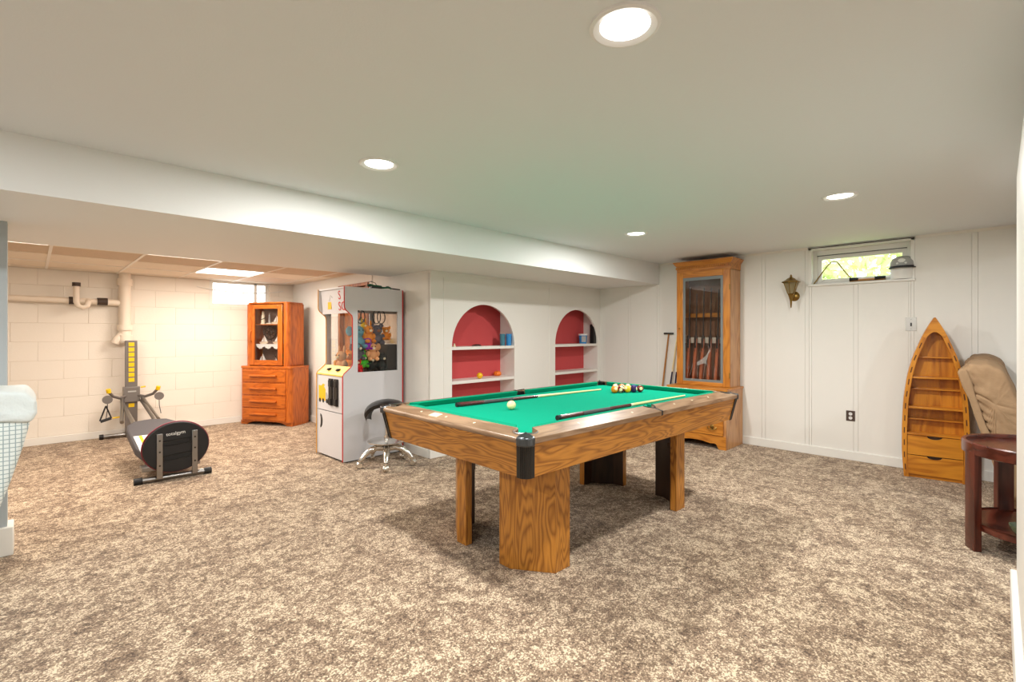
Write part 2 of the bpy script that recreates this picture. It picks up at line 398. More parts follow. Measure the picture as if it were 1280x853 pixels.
# ------------------------------------------------------------------ lamps
def downlight(x, y, label, col=LAMP_COL, w=LAMP_W):
    t = thing('recessed_light', label, 'ceiling light', (x, y, ZC), group='recessed ceiling lights')
    B().lathe([(.108,0),(.106,-.006),(.096,-.010),(.080,-.004),(.074,.0),(.108,0)], n=40).done('trim_ring', 'white_enamel', t)
    B().lathe([(0,-.0015),(.076,-.0015)], n=32).done('lens', 'lamp_lens', t)
    d = bpy.data.lights.new('lamp', 'AREA'); d.shape = 'DISK'; d.size = .135; d.energy = w; d.color = col
    o = bpy.data.objects.new('lamp', d); COL.objects.link(o); o.parent = t; o.location = (0,0,-.012)
    return t
downlight(1.286, .805, 'round recessed ceiling light with a wide trim, over open carpet')
downlight(1.368, 2.424, 'recessed ceiling light closest to the soffit, over the head of the pool table')
downlight(4.037, 2.406, 'recessed ceiling light over the far foot of the pool table')
downlight(3.924, .764, 'recessed ceiling light in front of the basement window')
for x, y in ((-1.35, .8), (-1.35, 2.42), (1.3, -1.7), (3.9, -1.7)):
    downlight(x, y, 'added recessed ceiling light out of view in the sitting area', (.93, .98, 1.0))  # added lamps behind the camera, slightly cool fill for the room
for (i, j), lab in LPAN.items():
    t = thing('ceiling_light_panel', lab, 'ceiling light', (xs[i]+.33, ys[j]+.33, ZD), group='tile ceiling light panels')
    B().box(-.315, .315, -.315, .315, .004, .012).done('diffuser', 'lamp_lens', t)
    for a in ((-.33,-.312,-.33,.33),(.312,.33,-.33,.33),(-.312,.312,-.33,-.312),(-.312,.312,.312,.33)): B().box(*a, -.004, .016).done('frame', 'grid_white', t)
    d = bpy.data.lights.new('lamp', 'AREA'); d.shape = 'SQUARE'; d.size = .61; d.energy = PANEL_W; d.color = PANEL_COL
    o = bpy.data.objects.new('lamp', d); COL.objects.link(o); o.parent = t; o.location = (0,0,-.006)

# ------------------------------------------------------------------ pool table
mat('felt', S(0,150,118), 0.95, bump=0.15, bscale=400, var=0.05, vscale=300, spec=0.1)
mat('felt_rail', S(0,136,104), 0.95, bump=0.15, bscale=400, spec=0.1)
mat('cap_metal', S(92,96,100), 0.3, metal=0.9)
mat('ivory', S(236,222,190), 0.35)
L2, W2, ZT, ZK, ZB0, ZBED = 1.195, .685, .864, .818, .645, .828
pt = thing('pool_table', 'oak pool table with green felt and black corner castings', 'pool table', (2.785, 2.15, 0), R_(-1.5))
bed = [(1.08,.478),(.99,.568),(.050,.568),(.045,.545),(-.045,.545),(-.050,.568),(-.99,.568),(-1.08,.478)]
bed = bed + [(x,-y) for x, y in reversed(bed)]
B().prism(bed, 'z', ZBED-.07, ZBED).done('bed', 'felt', pt, label='green felt playing surface')
def mirror(poly, sx, sy): 
    q = [(x*sx, y*sy) for x, y in poly]
    return q if sx*sy > 0 else q[::-1]
yo, yi = W2, W2-.105
DROP = .024                                       # rail tops slope down to the outside
def slope(b):
    for v in b.bm.verts:
        if v.co.z > ZK+.010:
            f = max((abs(v.co.x)-(L2-.105))/.105, (abs(v.co.y)-(W2-.105))/.105, 0)
            v.co.z -= DROP*min(1, f)
    return b
pc0 = (L2-.100, W2-.100)
for sx in (1, -1):
    for sy in (1, -1):
        rail = [(.008,yo),(L2-.062,yo)] + [(L2-.062,W2-.05)] + arc(pc0[0], pc0[1], .058, 78, 140, 5) + [(L2-.150,yi)] + [(.050,yi)] + [(.048*cos(R_(a)), yi+.048*sin(R_(a))) for a in (20,40,60,80)] + [(.008, yi+.048)]
        slope(B().prism(mirror(rail, sx, sy), 'z', ZK-.004, ZT)).done('rail', 'rail_X', pt, bevel=.010, seg=3)
        # long cushion halves
        lo = [(.058,yi),(.073,yi-.038),(.985,yi-.038),(1.025,yi)]; hi = [(.050,yi),(.070,yi-.052),(.975,yi-.052),(1.025,yi)]
        lo, hi = mirror(lo, sx, sy), mirror(hi, sx, sy)
        B().loft([(x,y,ZBED) for x,y in lo], [(x,y,ZT-.003) for x,y in hi]).done('cushion', 'felt_rail', pt, bevel=.004)
        # corner casting, cap, pocket
        pc = pc0
        cap = [(L2-.066,W2)] + arc(L2-.042, W2-.042, .044, 90, 0, 6) + [(L2,W2-.066)] + arc(pc[0], pc[1], .062, 24, 66, 6)
        slope(B().prism(mirror(cap, sx, sy), 'z', ZK-.016, ZT+.004)).done('corner_cap', 'cap_metal', pt, bevel=.008, seg=3)
        def cast(d): return [(L2-.060-d,W2-d)] + arc(L2-.040-d, W2-.040-d, .040, 90, 0, 8) + [(L2-d,W2-.060-d),(L2-.060-d,W2-.060-d)]
        A = mirror(cast(.010), sx, sy); C_ = mirror(cast(.040), sx, sy)
        cb = B().loft([(x,y,ZB0-.003) for x,y in C_], [(x,y,ZK-.014) for x,y in A])
        cst = cb.done('corner_casting', 'black_plastic', pt)
        for k in range(7):
            a = R_(6+k*13); 
            p0 = ((L2-.080+.040*cos(a))*sx, (W2-.080+.040*sin(a))*sy, ZB0); p1 = ((L2-.050+.040*cos(a))*sx, (W2-.050+.040*sin(a))*sy, ZK-.016)
            B().rod(p0, p1, .0026, n=6).done('rib', 'black_plastic', cst)
        pk = arc(pc[0], pc[1], .058, -50, 140, 14); pi_ = arc(pc[0], pc[1], .052, 140, -50, 14)
        pkt = B().prism(mirror(pk+pi_, sx, sy), 'z', .70, ZT-.020).prism(mirror(arc(pc[0], pc[1], .058, 0, 345, 23), sx, sy), 'z', .695, .70).done('pocket', 'black_leather', pt)
        slope(B().tube([(x*sx, y*sy, ZT+.001) for x, y in arc(pc[0], pc[1], .059, -40, 130, 14)], .0035, 6)).done('pocket_rim', 'steel', pkt)
        # leg: bent three-panel pedestal, open to the inside
        O = [(.88,.155),(.88,.245),(.735,.455),(.610,.455)]; I = [(.610,.405),(.715,.405),(.832,.235),(.832,.155)]
        lg = B().prism(mirror(O+I, sx, sy), 'z', 0, ZB0+.03).done('leg', 'oak_Z', pt, bevel=.003)
        J = [(.832,.157),(.832,.235),(.715,.405),(.612,.405)]; K = [(.612,.399),(.711,.399),(.826,.232),(.826,.157)]
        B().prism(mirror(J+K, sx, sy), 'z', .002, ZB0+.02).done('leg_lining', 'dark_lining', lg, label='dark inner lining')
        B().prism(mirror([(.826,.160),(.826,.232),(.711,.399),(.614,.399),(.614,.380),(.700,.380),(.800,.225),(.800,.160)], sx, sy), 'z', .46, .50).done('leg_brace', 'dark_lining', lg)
for sx in (1, -1):
    a, b = sorted((sx*(L2-.105), sx*L2))
    er = [(L2-.105,-(W2-.150))]+[(x,-y) for x, y in arc(pc0[0], pc0[1], .058, -50, 12, 5)]+[(L2-.05,-(W2-.062)),(L2,-(W2-.062)),(L2,W2-.062),(L2-.05,W2-.062)]+arc(pc0[0], pc0[1], .058, 12, -50, 5)+[(L2-.105,W2-.150)]
    slope(B().prism([(x*sx, y) for x, y in er], 'z', ZK-.004, ZT)).done('rail', 'rail_Y', pt, bevel=.010, seg=3)
    xi = L2-.105
    lo = [(xi,-.515),(xi-.038,-.475),(xi-.038,.475),(xi,.515)]; hi = [(xi,-.515),(xi-.052,-.465),(xi-.052,.465),(xi,.515)]
    B().loft([(x*sx,y,ZBED) for x,y in lo], [(x*sx,y,ZT-.003) for x,y in hi]).done('cushion', 'felt_rail', pt, bevel=.004)
    # end apron
    t0, t1 = L2-.014, L2-.044
    B().faces([(sx*t1,-(W2-.095),ZB0),(sx*t1,W2-.095,ZB0),(sx*t0,W2-.065,ZK),(sx*t0,-(W2-.065),ZK),(sx*(t1-.03),-(W2-.095),ZB0),(sx*(t1-.03),W2-.095,ZB0),(sx*(t0-.03),W2-.065,ZK),(sx*(t0-.03),-(W2-.065),ZK)],
              [(0,1,2,3),(7,6,5,4),(0,4,5,1),(1,5,6,2),(2,6,7,3),(3,7,4,0)]).done('apron', 'oak_Y', pt)
for sy in (1, -1):
    t0, t1 = W2-.014, W2-.044
    B().faces([(-(L2-.095),sy*t1,ZB0),(L2-.095,sy*t1,ZB0),(L2-.065,sy*t0,ZK),(-(L2-.065),sy*t0,ZK),(-(L2-.095),sy*(t1-.03),ZB0),(L2-.095,sy*(t1-.03),ZB0),(L2-.065,sy*(t0-.03),ZK),(-(L2-.065),sy*(t0-.03),ZK)],
              [(0,1,2,3),(7,6,5,4),(0,4,5,1),(1,5,6,2),(2,6,7,3),(3,7,4,0)]).done('apron', 'oak_X', pt)
    pk = arc(0, yi, .048, -5, 185, 16); pi_ = arc(0, yi, .043, 185, -5, 16)
    pkt = B().prism(mirror(pk+pi_, 1, sy), 'z', .70, ZT-.016).prism(mirror(arc(0, yi, .048, 0, 345, 23), 1, sy), 'z', .695, .70).done('pocket', 'black_leather', pt)
    slope(B().tube([(x, y*sy, ZT+.001) for x, y in arc(0, yi, .049, 0, 180, 14)], .0035, 6)).done('pocket_rim', 'dark_metal', pkt)
    rj = slope(B().box(-.007, .007, min(sy*(yi+.05), sy*(yo+.002)), max(sy*(yi+.05), sy*(yo+.002)), ZK-.006, ZT+.0015))
    rj.done('rail_joint', 'cap_metal', pt, bevel=.001)
    for k in (-3,-2,-1,1,2,3):
        slope(B().lathe([(0,ZT+.0012),(.007,ZT+.0012),(.0075,ZT-.002)], (k*.25, sy*(W2-.055), 0), 12)).done('sight', 'ivory', pt)
for sx in (1, -1):
    for k in (-1,0,1): slope(B().lathe([(0,ZT+.0012),(.007,ZT+.0012),(.0075,ZT-.002)], (sx*(L2-.055), k*.25, 0), 12)).done('sight', 'ivory', pt)
slope(B().box(-(L2-.03), -(L2-.075), .06, .14, ZT-.001, ZT+.0015)).done('rail_plate', 'ivory', pt, label='small pale plate on the end rail')
B().box(-(L2-.10), L2-.10, -(W2-.10), W2-.10, ZB0+.02, ZB0+.04).done('underframe', 'dark_lining', pt)

# ------------------------------------------------------------------ billiard balls and cues
def ballmat(name, col, stripe=False):
    m = bpy.data.materials.new(name); m.use_nodes = True
    n = m.node_tree.nodes; l = m.node_tree.links; p = n['Principled BSDF']
    p.inputs['Roughness'].default_value = .12
    tc = n.new('ShaderNodeTexCoord'); sp = n.new('ShaderNodeSeparateXYZ'); l.new(tc.outputs['Object'], sp.inputs[0])
    def ma(op, a, b):
        k = n.new('ShaderNodeMath'); k.operation = op
        for i, v in enumerate((a, b)):
            if isinstance(v, (int, float)): k.inputs[i].default_value = v
            else: l.new(v, k.inputs[i])
        return k.outputs[0]
    spot = ma('GREATER_THAN', ma('ABSOLUTE', sp.outputs[0], 0), .0255)
    w = spot
    if stripe: w = ma('MAXIMUM', spot, ma('GREATER_THAN', ma('ABSOLUTE', sp.outputs[2], 0), .017))
    mx = n.new('ShaderNodeMixRGB'); l.new(w, mx.inputs[0]); mx.inputs[1].default_value = col; mx.inputs[2].default_value = S(240,226,176)
    l.new(mx.outputs[0], p.inputs['Base Color']); return m
mat('cue_ball', S(248,232,170), .12)
BR = .0292
def table_pt(x, y, z): # world -> table top keeps world coordinates
    return (x, y, z)
def pball(name, label, loc, m, rot, group=None):
    o = B().ball((0,0,0), BR, 24).done(name, m, smooth=3); o.location = loc; o.rotation_euler = rot
    return tag(o, label, 'billiard ball', group)
pball('cue_ball', 'ivory cue ball alone on the green felt', (2.195, 2.215, ZBED+BR), MATS['cue_ball'], (0,0,0))
RC = {'yellow':S(244,186,20),'orange':S(240,140,14),'maroon':S(112,18,26),'purple':S(52,30,84),'blue':S(24,50,140),'red':S(190,24,22),'green':S(10,92,52),'black':S(14,14,16)}
rk = [('orange',0),('maroon',1),('blue',1),('yellow',0),('black',0),('red',1),('purple',0),('green',1),('orange',1),('purple',1),('maroon',0),('blue',0),('yellow',1),('red',0),('green',0)]
idx = 0
for row in range(5):
    for k in range(row+1):
        cn, stp = rk[idx]; idx += 1
        x = 3.41+row*.0506; y = 2.232+(k-row/2)*.0585
        lab = f"{cn} {'striped' if stp else 'solid'} billiard ball in the racked triangle"
        pball('billiard_ball', lab, (x, y, ZBED+BR), ballmat('ball_%s_%d' % (cn, idx), RC[cn], bool(stp)), (random.uniform(-.6,.6), random.uniform(-.5,.5), R_(225)+random.uniform(-1,1)), 'racked billiard balls')
mat('cue_maroon', S(86,20,26), .25, coat=.4); mat('cue_wrap', S(74,70,72), .7, bump=.3, bscale=400, var=.4, vscale=500)
mat('cue_shaft', S(238,216,160), .3); mat('cue_navy', S(36,34,66), .35); mat('cue_brown', S(176,118,56), .35)
def cue(label, a, b, sec, z0=0.0, name='pool_cue', group=None, loc=None):
    """sec: list of (t0, t1, material, name); radius tapers from butt a to tip b"""
    a, b = Vector(a), Vector(b)
    t = thing(name, label, 'pool cue', a if loc is None else loc, group=group); d = b-a
    for t0, t1, m, nm in sec:
        r = lambda q: .0150-(.0150-.0060)*min(1, q)
        B().rod(d*t0, d*t1, r(t0), r(t1), 14).done(nm, m, t)
    return t
SEC = [(0,.016,'black_rubber','bumper'),(.016,.15,'cue_maroon','butt_sleeve'),(.15,.33,'cue_wrap','grip'),(.33,.49,'cue_maroon','forearm'),(.49,.51,'ivory','joint'),(.51,.985,'cue_shaft','shaft'),(.985,.996,'ivory','ferrule'),(.996,1,'cue_navy','tip')]
cue('pool cue with maroon butt lying past the cue ball along the far rail', (2.005,2.545,ZBED+.0152), (3.50,2.425,ZBED+.0062), SEC)
cue('pool cue with maroon butt lying along the near rail below the racked balls', (2.10,1.752,ZBED+.0152), (3.625,1.728,ZBED+.0062), SEC)
SEC2 = [(0,.01,'black_rubber','bumper'),(.01,.30,'cue_navy','butt_sleeve'),(.30,.33,'ivory','joint'),(.33,.985,'cue_shaft','shaft'),(.985,1,'ivory','ferrule')]
for k, (x0, y0, x1, y1) in enumerate(((5.90,3.105,6.035,2.957),(5.90,3.010,6.035,2.928))):
    cue('navy-butted pool cue leaning in the corner beside the tall glass cabinet', (x0,y0,.016), (x1,y1,1.47), [(0,.01,'black_rubber','bumper'),(.01,.55,'cue_navy','butt_sleeve'),(.55,.57,'ivory','joint'),(.57,.985,'cue_shaft','shaft'),(.985,1,'ivory','ferrule')], group='cues leaning in the corner')
t = thing('bridge_stick', 'long wooden bridge stick with dark crosshead leaning against the white wall', 'bridge stick', (5.94,3.22,0))
B().rod((0,0,.011), (.096,-.115,1.315), .011, .010).done('shaft', 'cue_brown', t)
B().box(.085, .107, -.185, -.045, 1.308, 1.330).done('crosshead', 'dark_metal', t, bevel=.006)

# ------------------------------------------------------------------ tall gun cabinet
mat('mural', S(132,92,66), .8, var=.5, vscale=9)
mat('frost', S(140,146,146), .35, alpha=.7)
mat('etch', S(186,184,180), .6, alpha=.35)
mat('steel_blue', S(58,54,52), .35, metal=.8)
gc = thing('display_cabinet', 'tall honey oak cabinet with an etched glass door and a drawer below', 'cabinet', (5.547, 2.513, 0))
D = .495; UX = .200; HY = .325; BY = .354       # base depth, set-back of the upper case, half widths
body = B()
body.box(UX, D, -HY, -HY+.02, .69, 2.10).box(UX, D, HY-.02, HY, .69, 2.10).box(UX, D, -HY, HY, 2.07, 2.10).box(UX, D, -HY+.02, HY-.02, .69, .71)
body.done('body', 'pale_oak_Z', gc)
B().box(D-.02, D, -HY+.02, HY-.02, .71, 2.07).done('back_panel', 'mural', gc, label='dark brown cabinet interior back')
bs = B()
bs.box(.002, D, -BY, BY, .145, .66).box(.002, D, -BY, -BY+.02, 0, .146).box(.002, D, BY-.02, BY, 0, .146)
bs.done('base', 'pale_oak_Z', gc)
B().box(-.012, D, -BY-.012, BY+.012, .66, .69).done('base_top', 'honey_Y', gc, bevel=.006)
ap = [(-BY,.15),(-BY,0),(-.275,0)] + [(-.26,.025),(-.245,.055),(-.22,.062),(-.18,.058),(-.14,.064),(-.08,.075),(0,.078),(.08,.075),(.14,.064),(.18,.058),(.22,.062),(.245,.055),(.26,.025)] + [(.275,0),(BY,0),(BY,.15)]
B().prism(ap, 'x', -.014, .004).done('apron', 'honey_Y', gc)
for z0, z1 in ((.155,.385),(.41,.63)):
    d = B().box(-.020, .002, -BY+.03, BY-.03, z0, z1).done('drawer', 'honey_Y', gc, bevel=.006)
    for y in (-.20, .20):
        zc = (z0+z1)/2-.03
        B().tube([(-.024, y-.05, zc+.012), (-.038, y-.045, zc-.008), (-.042, y, zc-.020), (-.038, y+.045, zc-.008), (-.024, y+.05, zc+.012)], .006, 8).done('handle', 'brass', d)
        B().lathe([(0,-.006),(.016,-.004),(.026,0)], (-.020, y, zc+.01), 12, 'x').done('handle_plate', 'brass', d)
d0, d1 = UX-.022, UX-.002; GY = .245
for y0, y1 in ((-HY,-GY),(GY,HY)):
    B().box(d0, d1, y0, y1, .692, 2.075).done('door_stile', 'honey_Z', gc, bevel=.004)
for z0, z1 in ((.692,.738),(2.003,2.075)): B().box(d0, d1, -GY, GY, z0, z1).done('door_rail', 'honey_Y', gc, bevel=.004)
gl = B().box(UX-.013, UX-.009, -GY-.002, GY+.002, .736, 2.005).done('glass_pane', 'pane_cabinet', gc)
e0, e1 = UX-.0142, UX-.0135
for a in ((-GY,-GY+.030,.738,2.003),(GY-.030,GY,.738,2.003)): B().box(e0, e1, *a).done('etched_border', 'frost', gl)
for a in ((-GY+.03,GY-.03,.738,.768),(-GY+.03,GY-.03,1.965,2.003)): B().box(e0, e1, *a).done('etched_border', 'frost', gl)
# etched stag and reeds on the glass
deer = [(.075,.965),(.05,.985),(.01,1.01),(-.035,1.045),(-.060,1.085),(-.078,1.125),(-.10,1.115),(-.088,1.10),(-.072,1.07),(-.062,1.03),(-.046,.985),(-.05,.955),(-.015,.958),(.025,.945),(.06,.93)]
B().prism(deer, 'x', e0, e1).done('etched_deer', 'etch', gl)
for pts in ([(.065,.945),(.10,.88),(.12,.80)],[(.05,.95),(.07,.88),(.065,.79)],[(-.04,.965),(-.02,.88),(-.01,.79)],[(-.045,.97),(-.07,.90),(-.08,.82)],[(-.09,1.12),(-.11,1.16),(-.095,1.20)],[(-.085,1.12),(-.07,1.17),(-.045,1.19)],[(.16,.80),(.12,.95)],[(.19,.79),(.17,.92)],[(-.14,.79),(-.15,.92)]):
    B().tube([(UX-.0138,y,z) for y,z in pts], .0020, 6).done('etched_line', 'etch', gl)
for z in (.83, 1.86):
    B().rod((d0-.003,-HY+.002,z-.03), (d0-.003,-HY+.002,z+.03), .006, n=8).done('hinge', 'brass', gc)
B().rod((d0,HY-.04,1.38), (d0-.014,HY-.04,1.38), .008, n=10).done('knob', 'brass', gc)
def ring(o, z): return [(UX-.006-o,-HY-.004-o,z),(D,-HY-.004-o,z),(D,HY+.004+o,z),(UX-.006-o,HY+.004+o,z)]
B().loft(ring(.0,2.075), ring(.004,2.150)).done('frieze', 'honey_Y', gc)
B().loft(ring(.006,2.148), ring(.034,2.190)).done('crown', 'honey_Y', gc)
B().loft(ring(.038,2.190), ring(.038,2.203)).done('crown_top', 'honey_Y', gc, bevel=.003)
dn = B()
for k in range(30): y = -HY-.004+k*.0226; dn.box(UX-.022, UX-.004, y, y+.012, 2.112, 2.140)
dn.done('dentil_molding', 'honey_Y', gc)
B().box(.36, .40, -HY+.02, HY-.02, 1.52, 1.57).done('gun_rest', 'honey_Y', gc)
B().box(UX+.01, D-.02, -HY+.02, HY-.02, .71, .735).done('gun_floor', 'honey_Y', gc)
B().box(.345, D-.02, -HY+.02, HY-.02, 1.20, 1.27).done('felt_shelf', 'tile_pale', gc)
# long guns stored inside
wood('gun_stock', S(120,48,20), S(190,96,50), 'Z', rings=8)
for k in range(6):
    y = 2.513-.225+k*.09; h = (1.36,1.52,1.44,1.55,1.38,1.47)[k]
    t = thing('rifle', 'wooden-stocked rifle standing inside the tall glass cabinet', 'rifle', (5.547+.265, y, .736), group='rifles in the cabinet')
    t.rotation_euler = (0, R_(3), 0)
    B().prism([(-.05,0),(.055,.0),(.03,.18),(.018,.33),(.02,.52),(-.008,.52),(-.012,.34),(-.03,.2)], 'y', -.018, .018).done('stock', 'gun_stock', t, bevel=.006)
    B().rod((.012,0,.45), (.012,0,h-.4 if h > 1.5 else h-.3), .010, .007, 10).done('barrel', 'steel_blue', t)
    B().box(-.012, .03, -.014, .014, .40, .56).done('receiver', 'steel_blue', t, bevel=.004)
    B().tube([(-.012,0,.36),(-.034,0,.38),(-.034,0,.42),(-.012,0,.44)], .003, 6).done('trigger_guard', 'steel_blue', t)

# ------------------------------------------------------------------ window 1 on the right wall, things on its sill
wi = thing('window_1', 'long narrow basement window high on the panelled wall', 'window', (XR, (WR[0]+WR[1])/2, WR[2]), kind='structure')
hw = (WR[1]-WR[0])/2; hh = WR[3]-WR[2]
for a in ((-hw-.03,-hw,-.02,hh+.022),(hw,hw+.03,-.02,hh+.022)): B().box(-.014, .006, *a).done('casing', 'trim_white', wi, bevel=.003)
B().box(-.014, .006, -hw-.03, hw+.03, hh, hh+.026).done('casing', 'trim_white', wi, bevel=.003)
B().box(-.030, .13, -hw-.035, hw+.035, -.024, 0).done('window_sill', 'trim_white', wi, bevel=.004)
for a in ((-hw,-hw+.035,0,hh),(hw-.035,hw,0,hh),(-hw+.035,hw-.035,0,.03),(-hw+.035,hw-.035,hh-.055,hh)): B().box(.07, .11, *a).done('frame', 'trim_white', wi, bevel=.003)
sash = B()
for a in ((-hw+.035,-hw+.075,.03,hh-.055),(hw-.075,hw-.035,.03,hh-.055),(-hw+.075,hw-.075,.03,.055),(-hw+.075,hw-.075,hh-.10,hh-.055)): B().box(.085, .115, *a).done('sash', 'trim_white', wi, bevel=.003)
B().box(.098, .102, -hw+.07, hw-.07, .05, hh-.095).done('pane', 'pane_clear', wi)
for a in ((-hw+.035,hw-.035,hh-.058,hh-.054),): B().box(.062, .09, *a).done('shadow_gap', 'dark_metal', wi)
B().rod((-.02,-hw-.03,hh+.022), (-.02,hw+.03,hh+.022), .0035, n=8).done('curtain_rod', 'dark_metal', wi, label='thin dark rod along the window top')
t = thing('folded_tool', 'bent dark wire tool with a black capped bar on the window sill', 'tool', (XR+.02, 1.10, WR[2]))
B().tube([(-.02,.32,.006),(0,.20,.19),(.005,.165,.228),(.01,.14,.235),(.005,.11,.225),(.0,.03,.10),(.0,-.025,.024)], .006, 8).done('wire', 'brass', t)
B().rod((0,.0,.018), (0,-.30,.018), .013, n=10).done('bar', 'cue_brown', t)
for y0, y1 in ((.0,-.075),(-.215,-.30)): B().rod((0,y0,.028), (0,y1,.028), .020, .018, 12).done('grip', 'black_rubber', t)
mat('cap_grey', S(176,176,174), .8, var=.05); mat('cap_white', S(246,246,242), .8); mat('cap_navy', S(28,30,36), .6)
t = thing('baseball_cap', 'grey baseball cap with white logo standing on the window sill', 'cap', (XR+.04, .665, WR[2]), R_(180))
B().lathe([(.095,0),(.098,.05),(.100,.11)], n=24).done('cap_stand', 'cap_white', t, label='white block under the cap')
B().lathe([(.100,.11),(.104,.13),(.100,.17),(.080,.205),(.045,.225),(0,.232)], n=24).done('crown', 'cap_grey', t)
brim = B()
br = [(.06+.0*i,0) for i in range(0)]
pts = [(.075*cos(R_(a)), .100*sin(R_(a))) for a in range(-90, 91, 15)]; out = [(.05+.13*cos(R_(a)), .105*sin(R_(a))) for a in range(90, -91, -15)]
brim.prism(pts+out, 'z', .104, .112).done('brim', 'cap_navy', t)
B().lathe([(.1045,.110),(.1055,.113),(.1055,.124),(.1045,.128)], n=24).done('band', 'cap_navy', t)
for k, (y, z, r) in enumerate(((0,.172,.032),(-.03,.15,.013),(.0,.142,.012),(.03,.15,.013))):
    B().ball((.094-.006*(k==0), y, z), r, 12, (.5,1,.8)).done('logo', 'cap_white', t)
# outdoors
mat('grass', S(190,205,120), .9, var=.3, vscale=20); mat('leaf', S(224,232,184), .7, var=.08, vscale=3)
st(B().box(XR+.17, 22, -12, 14, 1.55, 1.70).done('ground_lawn', 'grass'), 'green lawn outside the basement window', 'lawn')
for k, (x, y, s) in enumerate(((12.0, 1.8, 1.9),(12.4, -2.4, 2.0),(12.6, 5.9, 1.9))):
    b = B(); rnd = random.Random(k)
    for i in range(2600):
        v = Vector((rnd.gauss(0,1), rnd.gauss(0,1), rnd.gauss(0,1))).normalized()*rnd.uniform(.6,1)
        c = Vector((v.x*s, v.y*s, (v.z+1)*s*.8+.05)); u = Vector((rnd.gauss(0,1), rnd.gauss(0,1), rnd.gauss(0,1))).normalized(); w_ = u.orthogonal().normalized()
        a = .13
        b.faces([c-u*a, c+w_*a*.5, c+u*a, c-w_*a*.5], [(0,1,2,3)])
    t = thing('garden_shrub', ('rounded pale green shrub outside the basement window', 'larger pale green shrub outside the basement window', 'pale green shrub at the far end outside the window')[k], 'shrub', (x, y, 1.70))
    b.done('foliage', 'leaf', t); B().rod((0,0,0), (0,0,s*.6), .04, .02).done('stem', 'leaf', t)

# ------------------------------------------------------------------ window 2 in the block wall
wi = thing('window_2', 'bright white framed basement window in the block wall', 'window', (WB[0], YB, WB[2]), kind='structure')
ww, wh = WB[1]-WB[0], WB[3]-WB[2]
for a in ((0,.05),(ww-.05,ww),(.60,.64)): B().box(*a, .02, .08, .0, wh).done('frame', 'trim_white', wi, bevel=.004)
for a in ((0,.04),(wh-.03,wh)): B().box(.05, ww-.05, .02, .08, *a).done('frame', 'trim_white', wi, bevel=.004)
B().box(.04, ww-.04, .05, .056, .03, wh-.02).done('pane', 'pane_clear', wi)
o = B().tube([(-.16+.13*i, -.03, wh-.10-.06*(1-((i-4.5)/4.5)**2)+.0*i) for i in range(10)], .008, 8).done('hanging_cable', 'trim_white'); o.location = (WB[0], YB, WB[2])
tag(o, 'white cable sagging across the block wall window', 'cable')

# ------------------------------------------------------------------ wall lamp, switch, outlet
mat('lantern_glass', S(190,176,130), .3, trans=.6, alpha=.75)
t = thing('wall_sconce', 'brass carriage lantern wall lamp beside the basement window', 'wall lamp', (XR-.006, 1.60, 1.735))
B().lathe([(0,-.028),(.020,-.026),(.045,-.014),(.055,0),(0,0)], (0,.010,0), 24, 'x').done('backplate', 'brass', t)
B().tube([(-.02,.010,0),(-.06,.010,-.012),(-.095,.012,.0),(-.11,.013,.02)], .010, 10).done('arm', 'brass', t)
cx, cy = -.11, .013
B().lathe([(0,-.135),(.006,-.128),(.012,-.06),(.018,-.03),(.026,0),(.034,.02),(.030,.024),(0,.024)], (cx,cy,0), 12).done('lower_spike', 'brass', t)
B().lathe([(.032,.022),(.072,.150)], (cx,cy,0), 6).done('glass_body', 'lantern_glass', t)
for k in range(6):
    a = 2*pi*k/6; B().rod((cx+.033*cos(a),cy+.033*sin(a),.022), (cx+.074*cos(a),cy+.074*sin(a),.150), .004, n=6).done('lantern_rib', 'brass', t)
B().lathe([(.095,.146),(.092,.156),(.060,.172),(.040,.190),(.016,.202),(.010,.212),(.012,.220),(.005,.232),(0,.238)], (cx,cy,0), 6).done('roof', 'brass', t)
mat('switch_steel', S(196,194,190), .45, metal=.5)
t = thing('light_switch', 'steel light switch plate beside the boat-shaped shelf', 'light switch', (XR-.006, .597, 1.41))
B().box(-.005, 0, -.042, .042, -.066, .066).done('plate', 'switch_steel', t, bevel=.002)
B().box(-.007, -.004, -.006, .006, -.014, .014).done('slot', 'black_plastic', t)
B().box(-.018, -.005, -.005, .005, -.020, -.006).done('toggle', 'black_plastic', t, bevel=.002)
for z in (-.045, .045): B().lathe([(0,-.0065),(.004,-.006),(.004,-.004)], (0,0,z), 8, 'x').done('screw', 'steel', t)
mat('brown_plastic', S(78,62,54), .4)
t = thing('power_outlet', 'brown outlet plate with two white sockets above the baseboard', 'outlet', (XR-.006, 1.086, .46))
B().box(-.005, 0, -.039, .039, -.054, .054).done('plate', 'brown_plastic', t, bevel=.002)
for z in (-.021, .021):
    o = B().lathe([(0,-.008),(.016,-.008),(.017,-.004)], (0,0,z), 16, 'x').done('socket', 'white_enamel', t)
    for y in (-.006, .006): B().box(-.0085, -.0078, y-.0012, y+.0012, z-.003, z+.006).done('slot', 'black_plastic', o)

